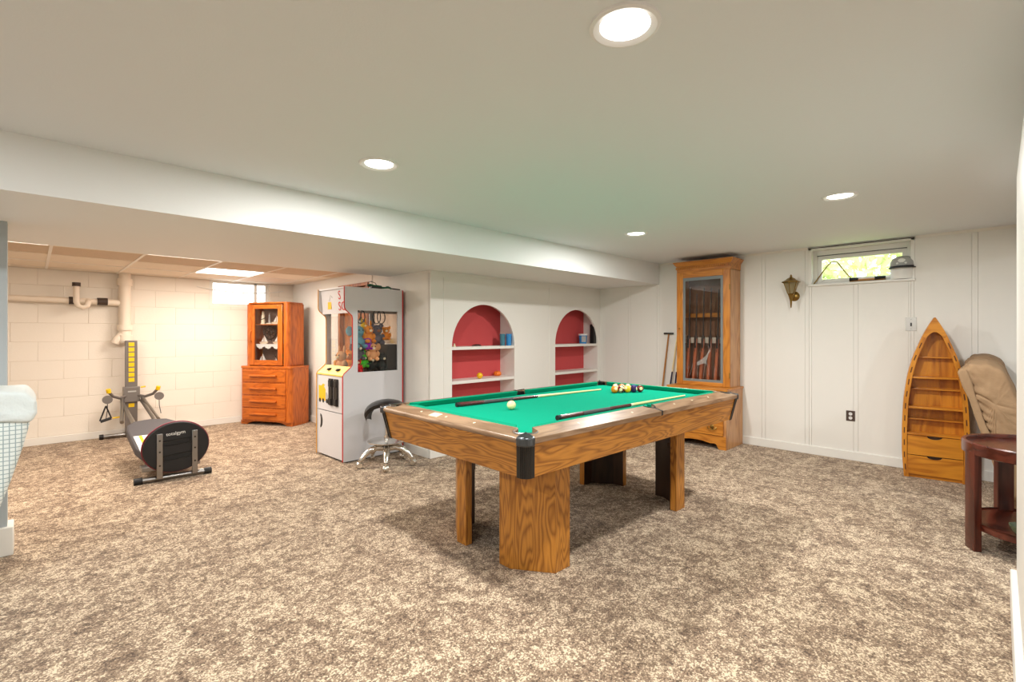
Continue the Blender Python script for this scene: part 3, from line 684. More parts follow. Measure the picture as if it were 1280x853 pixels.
# ------------------------------------------------------------------ things in the niches
mat('ball_yellow', S(246,190,16), .35); mat('ball_orange', S(238,120,24), .4); mat('cup_blue', S(50,140,206), .25); mat('cup_teal', S(96,168,190), .2, trans=.5)
SH1, SH2 = 1.170, .790
o = B().ball((0,0,.036), .036, 20).done('small_ball', 'ball_yellow', smooth=3); o.location = (3.715, 4.275, SH2); tag(o, 'small yellow ball on the lower niche shelf', 'ball')
t = thing('toy_pumpkin', 'small orange ribbed ball at the back of the niche shelf', 'ball', (4.115, 4.40, SH2))
pb = B()
for k in range(8): a = 2*pi*k/8; pb.ball((.022*cos(a), .022*sin(a), .030), .028, 10, (1,1,1.05))
pb.done('body', 'ball_orange', t, smooth=1.2); B().rod((0,0,.055), (.004,0,.072), .005, .004, 8).done('stem', 'door_brown', t)
for k, (x, y, m, l) in enumerate(((4.130, 4.325, 'cup_teal', 'clear teal tumbler beside the blue one on the upper niche shelf'), (4.190, 4.275, 'cup_blue', 'solid blue tumbler at the end of the upper niche shelf'))):
    o = B().lathe([(0,.004),(.026,.004),(.034,.145),(.037,.145),(.030,0),(0,0)], n=20).done('tumbler', m); o.location = (x, y, SH1); tag(o, l, 'cup')
o = B().lathe([(0,.0),(.02,0),(.013,.012),(.008,.03),(.012,.034),(0,.04)], n=14).done('chess_pawn', 'ivory'); o.location = (3.33, 4.26, SH1); tag(o, 'tiny white peg at the left end of the upper niche shelf', 'figurine')
o = B().lathe([(0,0),(.055,0),(.058,.006),(.045,.018),(.02,.024),(0,.025)], n=24).done('saucer', 'steel'); o.location = (3.74, 4.36, SH1); tag(o, 'shallow grey dish on the upper niche shelf', 'dish')
t = thing('plastic_tub', 'blue plastic tub with white lid and label in the far niche', 'tub', (5.785, 4.335, SH1))
B().lathe([(0,0),(.052,0),(.062,.125),(0,.125)], n=24).done('tub_body', 'cup_blue', t)
B().lathe([(.063,.120),(.067,.122),(.067,.140),(.062,.144),(0,.144)], n=24).done('lid', 'white_enamel', t)
B().prism([(.0635*cos(R_(a)), .0635*sin(R_(a))) for a in range(200, 261, 10)]+[(.056*cos(R_(a)), .056*sin(R_(a))) for a in range(260, 199, -10)], 'z', .025, .110).done('label', 'cap_grey', t)
t = thing('speaker_box', 'black speaker box at the end of the far niche', 'speaker', (5.952, 4.272, SH1))
B().box(-.033, .033, -.036, .036, 0, .285).done('case', 'black_plastic', t, bevel=.006)
B().box(-.0345, -.032, -.030, .030, .02, .265).done('grille', 'black_rubber', t)

# ------------------------------------------------------------------ claw machine
mat('machine_white', S(214,213,216), .4); mat('machine_yellow', S(246,206,96), .45); mat('edge_red', S(196,40,34), .4); mat('edge_gold', S(206,150,60), .4)
mat('decal_yellow', S(246,188,20), .5); mat('decal_red', S(204,44,36), .5); mat('mirror', S(210,200,192), .08, metal=1.0)
cm = thing('claw_machine', 'white arcade claw machine full of plush toys', 'claw machine', (2.235, 4.674, 0), math.atan(.03))
WM, DM, HM = .605, .700, 1.80
pf = [(.0,.012),(.0,.880),(.012,.905),(.085,.965),(.104,.99),(.108,1.02),(.108,1.47),(.100,1.505),(.035,1.56),(.022,1.58),(.018,1.60),(.018,HM)]
def side(y0, y1):
    b = B(); hx0, hx1, hz0, hz1 = .160, .640, .915, 1.560
    lowp = [p for p in pf if p[1] <= hz0]; 
    b.prism([(0,.012),(0,.880),(.012,.905),(.0255,hz0),(DM,hz0),(DM,.012)], 'y', y0, y1)
    b.prism([(.0255,hz0),(.085,.965),(.104,.99),(.108,1.02),(.108,1.47),(.100,1.505),(.035,hz1),(hx0,hz1),(hx0,hz0)], 'y', y0, y1)
    b.box(hx1, DM, y0, y1, hz0, hz1)
    b.prism([(.035,hz1),(.022,1.58),(.018,1.60),(.018,HM),(DM,HM),(DM,hz1)], 'y', y0, y1)
    bmesh.ops.remove_doubles(b.bm, verts=b.bm.verts, dist=.0001)
    return b
for y0, y1, em in ((0, .018, 'edge_red'), (WM-.018, WM, 'edge_gold')):
    sp = side(y0, y1).done('side_panel', 'machine_white', cm, smooth=R_(10))
    yc = (y0+y1)/2
    B().tube([(x-.001, yc, z) for x, z in pf], .0075, 8).done('edge_trim', em, sp)
    B().box(DM-.002, DM+.012, y0-.002, y1+.002, .012, HM).done('edge_trim', 'edge_red', sp)
    B().box(.158, .642, yc-.002, yc+.002, .913, 1.562).done('side_window', 'acrylic', cm)
B().box(DM-.02, DM, .018, WM-.018, .02, HM-.01).done('back_panel', 'black_plastic', cm)
B().box(.02, DM, .018, WM-.018, HM-.015, HM).done('top_panel', 'machine_white', cm)
B().box(.05, DM-.02, .018, WM-.018, 0, .02).done('plinth', 'black_plastic', cm)
fd = B().box(.006, .022, .020, WM-.020, .022, .492).done('access_door', 'machine_white', cm, bevel=.002)
B().prism([(WM-.085-.055*sin(R_(a))*.9, .375+.075*cos(R_(a))) for a in range(0, 181, 15)][::-1]+[(WM-.085-.010*sin(R_(a)), .375+.05*cos(R_(a))) for a in range(0,181,30)], 'x', .0035, .007).done('door_pull', 'black_plastic', fd)
cp = B().box(.006, .022, .020, WM-.020, .500, .872).done('coin_panel', 'machine_white', cm, bevel=.002)
for y in (.15, .265):
    c = B().box(-.012, .008, y-.038, y+.038, .565, .845).done('coin_slot', 'steel_blue', cm, bevel=.004)
    B().box(-.022, -.010, y-.030, y+.030, .575, .64).done('coin_return', 'black_plastic', c, bevel=.003)
    B().box(-.020, -.010, y-.030, y+.030, .76, .83).done('coin_entry', 'black_plastic', c, bevel=.003)
# toy truck decal
for pl, m in (([(.56,.60),(.40,.60),(.40,.72),(.44,.75),(.41,.77),(.46,.78),(.50,.755),(.56,.76)], 'decal_yellow'), ([(.40,.61),(.345,.61),(.345,.66),(.37,.69),(.40,.69)], 'cap_grey')):
    B().prism(pl, 'x', .0048, .0062).done('truck_decal', m, cp)
for y in (.53, .455, .37): B().lathe([(0,.0045),(.024,.0045),(.024,.006)], (0,y,.598), 16, 'x').done('truck_decal', 'black_plastic', cp)
B().loft([(.0,.020,.876),(.0,WM-.020,.876),(.104,WM-.020,.960),(.104,.020,.960)], [(.0,.020,.890),(.0,WM-.020,.890),(.100,WM-.020,.974),(.100,.020,.974)]).done('control_panel', 'machine_yellow', cm)
for y in (.20, .40):
    b = B().lathe([(0,.0),(.030,.0),(.030,.012),(.022,.020),(0,.022)], (.05,y,.928), 16).done('control_button', 'black_plastic', cm)
mq = B().loft([(.060,.018,1.53),(.060,WM-.018,1.53),(.075,WM-.018,1.53),(.075,.018,1.53)], [(.040,.018,1.785),(.040,WM-.018,1.785),(.055,WM-.018,1.785),(.055,.018,1.785)]).done('marquee', 'machine_white', cm, label='white marquee with red lettering')
MX = lambda y, z: axes((0,-1,0), (-.078,0,.997), (-.997,0,-.078), (.058-(z-1.53)*.078-.0015, y, z))
text('marquee_letter', 'S', .13, 'decal_red', mq, MX(.165, 1.715)); text('marquee_letter', 'SC', .13, 'decal_red', mq, MX(.130, 1.600))
for pl, m in (([(.44,1.58),(.36,1.58),(.36,1.66),(.38,1.68),(.44,1.67)], 'decal_yellow'),): B().prism(pl, 'x', .050, .0535).done('truck_decal', m, mq)
B().tube([(.049,.40,1.67),(.047,.37,1.73),(.047,.33,1.70)], .004, 6).done('truck_decal', 'cap_grey', mq)
B().box(.075, DM-.02, .018, WM-.018, .885, .905).done('play_floor', 'black_plastic', cm)
B().box(.106, .110, .018, WM-.018, .975, 1.505).done('front_window', 'acrylic', cm)
B().box(.52, DM-.025, .022, WM-.022, .91, 1.20).done('rear_step', 'steel_blue', cm)
B().box(DM-.028, DM-.022, .022, WM-.022, 1.20, 1.70).done('rear_mirror', 'mirror', cm)
# gantry, claw
B().box(.12, .66, .27, .32, 1.60, 1.63).done('gantry_rail', 'steel', cm)
cw = B().lathe([(0,0),(.045,0),(.045,.06),(.02,.08),(.008,.10),(.008,.22),(0,.22)], (.34,.26,1.40), 16).done('claw_head', 'chrome', cm)
for k in range(3):
    a = 2*pi*k/3+.5; p = lambda r, z: (.34+r*cos(a), .26+r*sin(a), z)
    B().tube([p(.03,1.41), p(.085,1.40), p(.10,1.33), p(.07,1.26), p(.02,1.235)], .006, 6).done('claw_finger', 'chrome', cw)
for k, (x, y) in enumerate(((.26,.12),(.44,.10),(.52,.14))):
    B().tube([(x+.05*cos(q/10*2*pi), y, 1.50+.075*sin(q/10*2*pi)) for q in range(11)], .006, 6).done('cable_loop', 'black_plastic', cm)
# plush toys
PC = {'teal':S(104,160,176),'orange':S(232,138,26),'yellow':S(240,190,40),'purple':S(150,36,170),'brown':S(150,96,60),'red':S(206,36,40),'green':S(70,180,40),'blue':S(60,130,190),'grey':S(96,92,102),'dark':S(30,38,36),'peach':S(230,170,120)}
for k, c in PC.items(): mat('plush_'+k, c, .95, bump=.4, bscale=120)
def plush(label, col, loc, s, ears='round', rz=0.0, face='ivory'):
    t = thing('plush_toy', label, 'plush toy', (cm.matrix_basis @ Vector(loc)), rz, 'plush toys in the claw machine')
    B().ball((0,0,.055*s), .055*s, 14, (1,.95,1)).done('body', 'plush_'+col, t, smooth=3)
    h = B().ball((0,-.01*s,.135*s), .048*s, 14).done('head', 'plush_'+col, t, smooth=3)
    for sg in (-1, 1):
        e = (sg*.044*s, 0, .172*s)
        if ears == 'round': B().ball(e, .022*s, 10).done('ear', 'plush_'+col, h, smooth=3)
        elif ears == 'big': B().ball((sg*.062*s, .01*s, .14*s), .036*s, 10, (.9,.3,1.1)).done('ear', 'plush_'+col, h, smooth=3)
        else: B().ball((sg*.03*s, 0, .20*s), .016*s, 10, (.7,.6,2.4)).done('ear', 'plush_'+col, h, smooth=3)
        B().ball((sg*.050*s, -.02*s, .07*s), .022*s, 10, (1,1.2,1.5)).done('arm', 'plush_'+col, t, smooth=3)
        B().ball((sg*.035*s, -.045*s, .022*s), .024*s, 10, (1,1.4,.9)).done('foot', 'plush_'+col, t, smooth=3)
        B().ball((sg*.017*s, -.054*s, .148*s), .006*s, 8).done('eye', 'black_plastic', h, smooth=3)
    B().ball((0,-.052*s,.128*s), .018*s, 10, (1,.7,.8)).done('muzzle', face, h, smooth=3)
    return t
Z0 = .905
plush('red plush toy at the bottom of the claw machine', 'red', (.20,.08,Z0), .85, 'round', -.3)
plush('green plush toy beside the red one in the claw machine', 'green', (.265,.085,Z0+.05), .8, 'tall', .2)
plush('dark plush toy with white muzzle low in the claw machine', 'dark', (.36,.09,Z0), 1.0, 'round', 0)
plush('black plush toy against the claw machine window', 'dark', (.48,.09,Z0), 1.1, 'round', .3)
plush('blue plush toy in the middle of the claw machine heap', 'blue', (.285,.17,Z0+.10), .85, 'round', .4)
plush('peach plush dog with a white ringed eye', 'peach', (.37,.075,Z0+.12), 1.05, 'big', -.2)
plush('purple plush toy with round ears', 'purple', (.315,.070,Z0+.24), .7, 'round', 0, 'plush_purple')
plush('grey plush toy beside the purple one', 'grey', (.205,.09,Z0+.13), 1.0, 'big', .2)
plush('large pale teal plush elephant with big ears', 'teal', (.225,.13,Z0+.25), 1.35, 'big', .1, 'plush_teal')
plush('orange plush toy hanging below the claw', 'orange', (.335,.10,Z0+.31), 1.05, 'tall', .1)
plush('second orange plush toy by the rear of the claw machine', 'orange', (.55,.09,Z0+.34), .8, 'round', -.4)
plush('yellow plush toy under the claw', 'yellow', (.30,.13,Z0+.40), .75, 'tall', .1)
plush('brown plush bear in front of the mirror', 'grey', (.45,.12,Z0+.29), 1.2, 'round', -.1, 'plush_brown')
plush('peach and orange plush doll by the far window', 'orange', (.36,.50,Z0), 1.2, 'round', -1.2, 'plush_peach')
plush('tall peach plush rabbit by the far window', 'peach', (.20,.42,Z0), 1.2, 'tall', -1.2)
# coiled cord on top
t = thing('string_light_cord', 'green and black cord bundle lying on top of the claw machine', 'cord', (2.62, 4.72, HM))
mat('cord_green', S(14,86,58), .5)
pts = [(.05*cos(q*.7)+.012*q-.08, .03*sin(q*.7), .012+.004*(q % 3)+.02*max(0, sin(q*.35))) for q in range(22)]
B().tube(pts, .010, 7).done('cord_coil', 'cord_green', t)
B().box(-.06, .06, -.03, .03, 0, .030).done('plug_block', 'black_plastic', t, bevel=.006)
B().tube([(-.10,0,.01),(-.09,0,.06),(-.05,0,.075),(.0,0,.06),(.02,0,.02)], .004, 6).done('cord_loop', 'black_plastic', t)
B().tube([(.06,.0,.02),(.14,.0,.022),(.18,.01,.016),(.30,.0,.008)], .007, 7).done('cord_tail', 'black_plastic', t)

# ------------------------------------------------------------------ stool
t = thing('rolling_stool', 'chrome five-star rolling stool with a black curved seat', 'stool', (2.525, 4.325, 0))
B().lathe([(0,.225),(.10,.228),(.17,.232),(.188,.240),(.188,.247),(.17,.252),(.10,.262),(.05,.270),(0,.270)], n=40).done('foot_disc', 'chrome', t)
B().rod((0,0,.10), (0,0,.30), .030, .026).done('hub', 'chrome', t); B().rod((0,0,.28), (0,0,.60), .014).done('gas_lift', 'chrome', t)
for k in range(5):
    a = R_(238+72*k); c, s_ = cos(a), sin(a)
    P = [(.03,.175),(.10,.185),(.17,.165),(.22,.125),(.255,.080)]
    B().tube([(r*c, r*s_, z) for r, z in P], [.032,.032,.030,.027,.023], 12).done('star_arm', 'chrome', t)
    cs = B().rod((.262*c,.262*s_,.05), (.262*c,.262*s_,.085), .020).done('caster', 'chrome', t)
    q = Vector((.270*c, .270*s_, .034))
    B().lathe([(0,-.026),(.026,-.026),(.033,-.016),(.034,0),(.033,.016),(.026,.026),(0,.026)], (0,0,0), 20, 'z').xf(axes((c,s_,0),(0,0,1),(-s_,c,0),q)).done('caster_wheel', 'chrome', cs)
# saddle seat: swept shell
seat = B(); rows = []
for i in range(15):
    u = -1+2*i/14
    ang = u*R_(105)
    row = []
    for j in range(9):
        v = -1+2*j/8
        x = .215*sin(ang)*(1-.12*v*v); z = .66-.13*(1-cos(ang))-.025*v*v; y = v*.17*(1-.35*abs(u)**3)
        row.append((x, y, z))
    rows.append(row)
vs_ = [p for r in rows for p in r] + [(x*.93, y*.95, z-.035) for r in rows for x, y, z in r]
n1 = 15*9; fs = []
for i in range(14):
    for j in range(8):
        a = i*9+j; fs.append((a, a+1, a+10, a+9)); fs.append((n1+a, n1+a+9, n1+a+10, n1+a+1))
for i in range(14): fs.append((i*9, i*9+9, n1+i*9+9, n1+i*9)); fs.append((i*9+8, n1+i*9+8, n1+i*9+17, i*9+17))
for j in range(8): fs.append((j, n1+j, n1+j+1, j+1)); fs.append((126+j, 126+j+1, n1+126+j+1, n1+126+j))
o = seat.faces(vs_, fs).xf(Matrix.Rotation(R_(-40), 4, 'Z')).done('seat', 'black_leather', t, smooth=1.2)
B().box(-.07, .07, -.07, .07, .585, .625).done('seat_mount', 'dark_metal', t, bevel=.01)

# ------------------------------------------------------------------ hutch in the corner
hu = thing('corner_hutch', 'orange wooden hutch with glass door above four drawers', 'hutch', (2.366, 7.405, 0), R_(-59.5))
HB, HD = .440, .375
mat('hutch_back', S(168,148,136), .7, var=.1)
def plan(h, y0, y1, r): return [(-h,y1)] + [(-h+r-r*cos(R_(a)), y0+r-r*sin(R_(a))) for a in range(0, 91, 15)] + [(h-r+r*sin(R_(a)), y0+r-r*cos(R_(a))) for a in range(0, 91, 15)] + [(h,y1)]
B().prism(plan(HB, 0, HD, .07), 'z', .055, .815).done('base_body', 'orange_Z', hu)
B().prism(plan(HB+.008, -.008, HD, .075), 'z', .815, .848).done('base_top', 'orange_X', hu, bevel=.006)
B().prism([(-.44,.06),(-.44,0),(-.33,0)]+[(-.33+.66*i/12, .012+.045*sin(pi*i/12)**.6) for i in range(13)]+[(.33,0),(.44,0),(.44,.06)], 'y', .03, .05).done('foot_apron', 'orange_X', hu)
for x0, x1 in ((-.44,-.42),(.42,.44)): B().box(x0, x1, .06, HD, 0, .056).done('foot', 'orange_Z', hu)
for k in range(4):
    z0 = .075+k*.183
    d = B().box(-.375, .355, -.016, .01, z0, z0+.165).done('drawer', 'orange_X', hu, bevel=.006)
    B().prism([(-.016,-.016),(-.046,-.010),(-.050,.004),(-.046,.016),(-.016,.020)], 'x', -.235, .215).xf(Matrix.Translation((0,0,z0+.085))).done('drawer_pull', 'orange_X', d, bevel=.005)
UH = .365; u0, u1 = .035, HD-.01
up = B().box(-UH, -UH+.02, u0+.06, u1, .848, 1.745).box(UH-.02, UH, u0+.06, u1, .848, 1.745).box(-UH, UH, u0+.06, u1, 1.735, 1.75).box(-UH, UH, u0+.06, u1, .848, .865)
up.done('upper_case', 'orange_Z', hu)
B().prism(plan(UH-.01, u0+.005, u1, .06), 'z', 1.748, 1.772).done('upper_top', 'orange_X', hu, bevel=.008)
B().box(-UH+.02, UH-.02, u1-.015, u1, .865, 1.735).done('back_panel', 'hutch_back', hu)
for sg in (-1, 1):
    x0 = (UH-.075)
    pl = [(x0,u0+.10),(x0,u0)] + [(UH-.05+.05*sin(R_(a)), u0+.05-.05*cos(R_(a))) for a in range(0, 91, 15)] + [(UH,u0+.10)]
    B().prism([(sg*x, y) for x, y in pl], 'z', .848, 1.75).done('corner_post', 'orange_Z', hu)
for x0, x1 in ((-.285,-.205),(.195,.275)): B().box(x0, x1, u0-.012, u0+.012, .862, 1.735).done('door_stile', 'orange_Z', hu, bevel=.004)
for z0, z1 in ((.862,.935),(1.675,1.735)): B().box(-.205, .195, u0-.012, u0+.012, z0, z1).done('door_rail', 'orange_X', hu, bevel=.004)
B().box(-.207, .197, u0-.002, u0+.002, .933, 1.677).done('glass_pane', 'pane_cabinet', hu)
B().tube([(-.25,u0-.014,1.20),(-.25,u0-.04,1.22),(-.25,u0-.046,1.28),(-.25,u0-.04,1.34),(-.25,u0-.014,1.36)], .009, 8).done('door_handle', 'orange_Z', hu)
for z in (1.0, 1.60): B().rod((.277,u0-.012,z-.03), (.277,u0-.012,z+.03), .005, n=8).done('hinge', 'brass', hu)
for z in (1.455, 1.165): B().box(-UH+.02, UH-.02, u0+.05, u1-.02, z-.012, z).done('shelf', 'orange_X', hu)
o = B(); ns = 24
lace = [(-.22+.44*i/ns, .022+.012*(i % 2)+.042*abs(sin(i*.42))) for i in range(ns+1)]
o = B().prism([(x,-z) for x, z in lace]+[(.22,0),(-.22,0)], 'y', u0+.044, u0+.048).done('lace_runner', 'cap_white')
o.matrix_basis = hu.matrix_basis @ Matrix.Translation((0,0,1.166)); tag(o, 'white lace runner hanging over the hutch shelf edge', 'lace')
M = hu.matrix_basis
mat('porcelain', S(240,230,204), .3)
def put(name, label, cat, x, y, z, group=None): return thing(name, label, cat, M @ Vector((x,y,z)), R_(-59.5), group)
t = put('lighthouse_figurine', 'white spiral-striped lighthouse figurine on the top hutch shelf', 'figurine', -.155, .14, 1.455)
B().lathe([(0,0),(.035,0),(.030,.02),(.022,.14),(.026,.145),(.016,.15),(.016,.175),(.018,.18),(0,.20)], n=16).done('tower', 'porcelain', t)
B().tube([((.034-.0105*q/20)*cos(q*.55), (.034-.0105*q/20)*sin(q*.55), .02+.006*q) for q in range(21)], .005, 6).done('spiral_stripe', 'black_plastic', t)
t = put('lighthouse_figurine', 'slim plain lighthouse figurine on the top hutch shelf', 'figurine', -.06, .16, 1.455)
B().lathe([(0,0),(.03,0),(.016,.02),(.012,.12),(.015,.125),(.009,.13),(.009,.15),(0,.17)], n=12).done('tower', 'cap_grey', t)
B().lathe([(0,0),(.05,0),(.05,.012),(.03,.02),(0,.02)], n=16).done('base', 'porcelain', t)
def boat(label, x, y, z, s, group):
    t = put('model_boat', label, 'model boat', x, y, z, group)
    B().loft([(-.05*s,-.012*s,0),(.05*s,-.012*s,0),(.05*s,.012*s,0),(-.05*s,.012*s,0)], [(-.065*s,-.02*s,.03*s),(.08*s,-.006*s,.035*s),(.08*s,.006*s,.035*s),(-.065*s,.02*s,.03*s)]).done('hull', 'porcelain', t)
    B().rod((0,0,.02*s), (0,0,.13*s), .003*s, n=6).done('mast', 'door_brown', t)
    B().prism([(.006*s,.035*s),(.06*s,.035*s),(.006*s,.125*s)], 'y', -.0015, .0015).done('sail', 'cap_white', t)
    B().prism([(-.006*s,.035*s),(-.045*s,.035*s),(-.006*s,.10*s)], 'y', -.0015, .0015).done('sail', 'cap_white', t)
boat('small model sailboat at the right of the top hutch shelf', .065, .15, 1.455, 1.0, 'model boats')
boat('model sailboat on the lace-covered hutch shelf', -.14, .14, 1.166, 1.0, 'model boats')
boat('pale model sailboat at the right of the lace-covered shelf', .08, .16, 1.166, 1.1, 'model boats')
boat('model sailboat on the hutch floor behind the glass', -.17, .14, .866, 1.25, 'model boats')
boat('model boat on the hutch floor beside the small driftwood', .08, .12, .866, .8, 'model boats')
t = put('driftwood_piece', 'dark driftwood piece at the bottom of the hutch', 'ornament', .03, .2, .866)
B().tube([(-.06,0,.012),(-.03,.01,.05),(.01,0,.07),(.04,-.01,.12),(.05,0,.17)], [.013,.012,.011,.009,.005], 8).done('branch', 'dark_lining', t)
B().tube([(.0,0,.066),(-.03,.01,.11),(-.04,.0,.16)], [.010,.008,.004], 8).done('branch', 'dark_lining', t)
t = put('ship_wheel', 'dark wooden ship wheel behind the hutch glass', 'ship wheel', -.085, .20, 1.325)
for r_, m_ in ((.092,.010),(.028,.012)): B().tube([(r_*cos(2*pi*q/24), 0, r_*sin(2*pi*q/24)) for q in range(25)], m_, 8).done('rim', 'dark_lining', t)
B().rod((0,0,0), (0,.145,0), .006, n=8).done('wall_hook', 'brass', t)
for k in range(8): a = 2*pi*k/8+.2; B().rod((.02*cos(a),0,.02*sin(a)), (.12*cos(a),0,.12*sin(a)), .006, .005, 8).done('spoke', 'dark_lining', t)

# ------------------------------------------------------------------ pipes on the block wall
mat('pipe_paint', S(238,226,210), .5); mat('pipe_band', S(66,52,44), .5)
t = thing('drain_pipe', 'white painted drain stack with a branch pipe on the block wall', 'pipe', (.845, 7.90, 0))
B().rod((0,0,1.20), (0,0,ZD), .062, n=20).done('stack', 'pipe_paint', t)
for z0, z1 in ((1.93,2.02),(1.36,1.43),(1.22,1.30)): B().rod((0,0,z0), (0,0,z1), .078, n=20).done('collar', 'pipe_paint', t)
B().tube([(-.10,-.0,1.20),(-.07,-.01,1.25),(0,0,1.33)], [.045,.05,.05], 14).done('wye_branch', 'pipe_paint', t)
B().tube([(0,0,1.60),(-.015,0,1.67),(-.05,0,1.705),(-.24,0,1.715)], .038, 14).done('elbow', 'pipe_paint', t)
B().rod((-.20,0,1.714), (-1.6,0,1.735), .034, n=14).done('horizontal_pipe', 'pipe_paint', t)
for x0, x1 in ((-.27,-.17),(-.53,-.47)): B().rod((x0,0,1.718), (x1,0,1.718), .046, n=16).done('rubber_coupling', 'pipe_band', t)
B().tube([(-.465,-.06,1.90),(-.465,-.06,1.70),(-.45,-.06,1.655),(-.41,-.06,1.635),(-.37,-.06,1.655),(-.355,-.05,1.70),(-.355,0,1.73)], .030, 12).done('trap', 'pipe_paint', t)
B().rod((-.465,-.06,1.89), (-.465,-.06,1.935), .040, n=14).done('trap_cap', 'pipe_band', t)

# ------------------------------------------------------------------ exercise machine
mat('gym_grey', S(122,116,112), .4, metal=.3); mat('gym_dark', S(70,68,72), .6, bump=.1, bscale=200); mat('gym_yellow', S(240,200,10), .45); mat('gym_black', S(20,20,22), .5)
mat('red_edge', S(120,30,50), .5)
gy = thing('exercise_machine', 'grey and yellow incline exercise machine with oval foot plate', 'exercise machine', (.90, 5.28, 0))
# rear tower
ty = 2.54
B().box(-.062, .062, ty-.03, ty+.03, .03, 1.23).done('tower', 'gym_grey', gy, bevel=.006)
for k in range(13):
    z = .38+k*.0645
    if .44 < z < .64: continue
    B().box(-.030, .030, ty-.033, ty-.029, z, z+.050).done('level_mark', 'gym_yellow', gy, bevel=.002)
B().box(-.083, .083, ty-.075, ty+.04, .45, .64).done('collar', 'gym_grey', gy, bevel=.008)
B().box(-.042, .042, ty-.0775, ty-.074, .575, .592).done('collar_badge', 'cap_grey', gy, bevel=.001)
B().rod((-.28,ty+.02,.032), (.28,ty+.02,.032), .026, n=14).done('rear_foot', 'steel', gy)
for sg in (-1, 1): B().rod((sg*.27,ty+.02,.032), (sg*.31,ty+.02,.032), .032, n=14).done('foot_cap', 'gym_black', gy)
# rails down to the front
for x in (-.10, .10): B().rod((x,ty-.06,.46), (x,.10,.13), .021, n=12).done('rail', 'steel', gy)
# pulley arms
for sg in (-1, 1):
    ar = B().tube([(sg*.06,ty-.06,.53),(sg*.13,ty-.12,.515),(sg*.20,ty-.20,.55),(sg*.24,ty-.24,.61)], .017, 10).done('pulley_arm', 'gym_grey', gy)
    B().rod((sg*.24,ty-.24,.60), (sg*.248,ty-.25,.645), .024, n=12).done('arm_cap', 'gym_yellow', ar)
    B().lathe([(0,-.012),(.050,-.012),(.050,.012),(0,.012)], (sg*.255,ty-.25,.52), 20, 'y').done('pulley', 'gym_grey', ar)
    B().rod((sg*.10,ty-.10,.50), (sg*.17,ty-.75,.30), .020, n=12).done('arm_strut', 'steel', gy)
    B().tube([(sg*.255,ty-.25,.47),(sg*.255,ty-.26,.40),(sg*.27,ty-.28,.30)], .004, 6).done('cable', 'gym_black', ar)
x, y = -.275, ty-.32
h = B().tube([(x,y,.455),(x-.055,y,.28),(x-.04,y,.268),(x+.05,y,.305),(x,y,.455)], .008, 8).done('handle_strap', 'gym_black', gy)
B().rod((x-.05,y,.272), (x+.048,y,.303), .017, n=12).done('handle_grip', 'gym_black', h)
B().rod((x+.06,y,.302), (x+.15,y,.308), .010, n=8).done('lock_pin', 'gym_yellow', gy)
B().rod((.09,ty-.06,.63), (.14,ty-.06,.635), .010, n=8).done('lock_pin', 'gym_yellow', gy)
# glide board
def gl(y): return .175+(y-.15)*.155
ol = [(-.20,.12),(.20,.12),(.235,.3),(.235,.85),(.22,1.0),(.15,1.12),(0,1.16),(-.15,1.12),(-.22,1.0),(-.235,.85),(-.235,.3)]
B().loft([(x,y,gl(y)) for x, y in ol], [(x*.97,y,gl(y)+.07) for x, y in ol]).done('glide_board', 'gym_dark', gy, bevel=.015, seg=2)
sb = [(-.205,.16),(.19,.16),(.205,.62),(-.205,.62)]
B().loft([(x,y,gl(y)+.066) for x, y in sb], [(x,y,gl(y)+.074) for x, y in sb]).done('board_panel', 'white_enamel', gy)
for x0 in (-.165, .12):
    B().loft([(x0,.17,gl(.17)+.070),(x0+.025,.17,gl(.17)+.070),(x0+.025,.61,gl(.61)+.070),(x0,.61,gl(.61)+.070)], [(x0,.17,gl(.17)+.076),(x0+.025,.17,gl(.17)+.076),(x0+.025,.61,gl(.61)+.076),(x0,.61,gl(.61)+.076)]).done('board_stripe', 'gym_yellow', gy)
# front foot and oval plate
B().rod((-.235,0,.028), (.265,-.02,.028), .024, n=14).done('front_foot', 'steel', gy)
for p, q in (((-.275,.001,.028),(-.215,0,.028)),((.245,-.02,.028),(.305,-.022,.028))): B().rod(p, q, .030, n=14).done('foot_cap', 'gym_black', gy)
tilt = Matrix.Translation((.030,-.03,.295)) @ Matrix.Rotation(R_(-4), 4, 'Y')
el = [(.250*cos(2*pi*k/48), .222*sin(2*pi*k/48)) for k in range(48)]
fp = B().prism(el, 'y', -.018, .018).xf(tilt).done('foot_plate', 'gym_black', gy, bevel=.006)
B().tube([(1.005*x, .012, 1.005*z) for x, z in el+el[:1]], .009, 6).xf(tilt).done('plate_rim', 'red_edge', fp)
for z in (.045, -.085):
    ring_ = [(x, -.019, z+q) for x, q in arc(.085, 0, .022, -90, 90, 8)+arc(-.085, 0, .022, 90, 270, 8)]
    sl = B().prism([(x, q) for x, _, q in ring_], 'y', -.0195, -.0175).xf(tilt).done('plate_slot', 'black_rubber', fp)
    B().tube(ring_+ring_[:1], .005, 6).xf(tilt).done('slot_rim', 'black_leather', fp)
text('plate_text', 'totalgym', .042, 'cap_white', fp, tilt @ axes((1,0,0),(0,0,1),(0,-1,0),(-.0,-.0195,.125)))
for x in (-.100, .165):
    s_ = B().box(x-.022, x+.022, -.066, -.049, .03, .43).done('plate_bracket', 'steel', gy, bevel=.003)
    for z in (.15, .27, .37): B().lathe([(0,-.070),(.008,-.070),(.008,-.064)], (x,0,z), 8, 'y').done('bolt', 'dark_metal', s_)
B().box(-.22, .22, -.01, .12, .10, .14).done('cross_frame', 'steel', gy, bevel=.006)

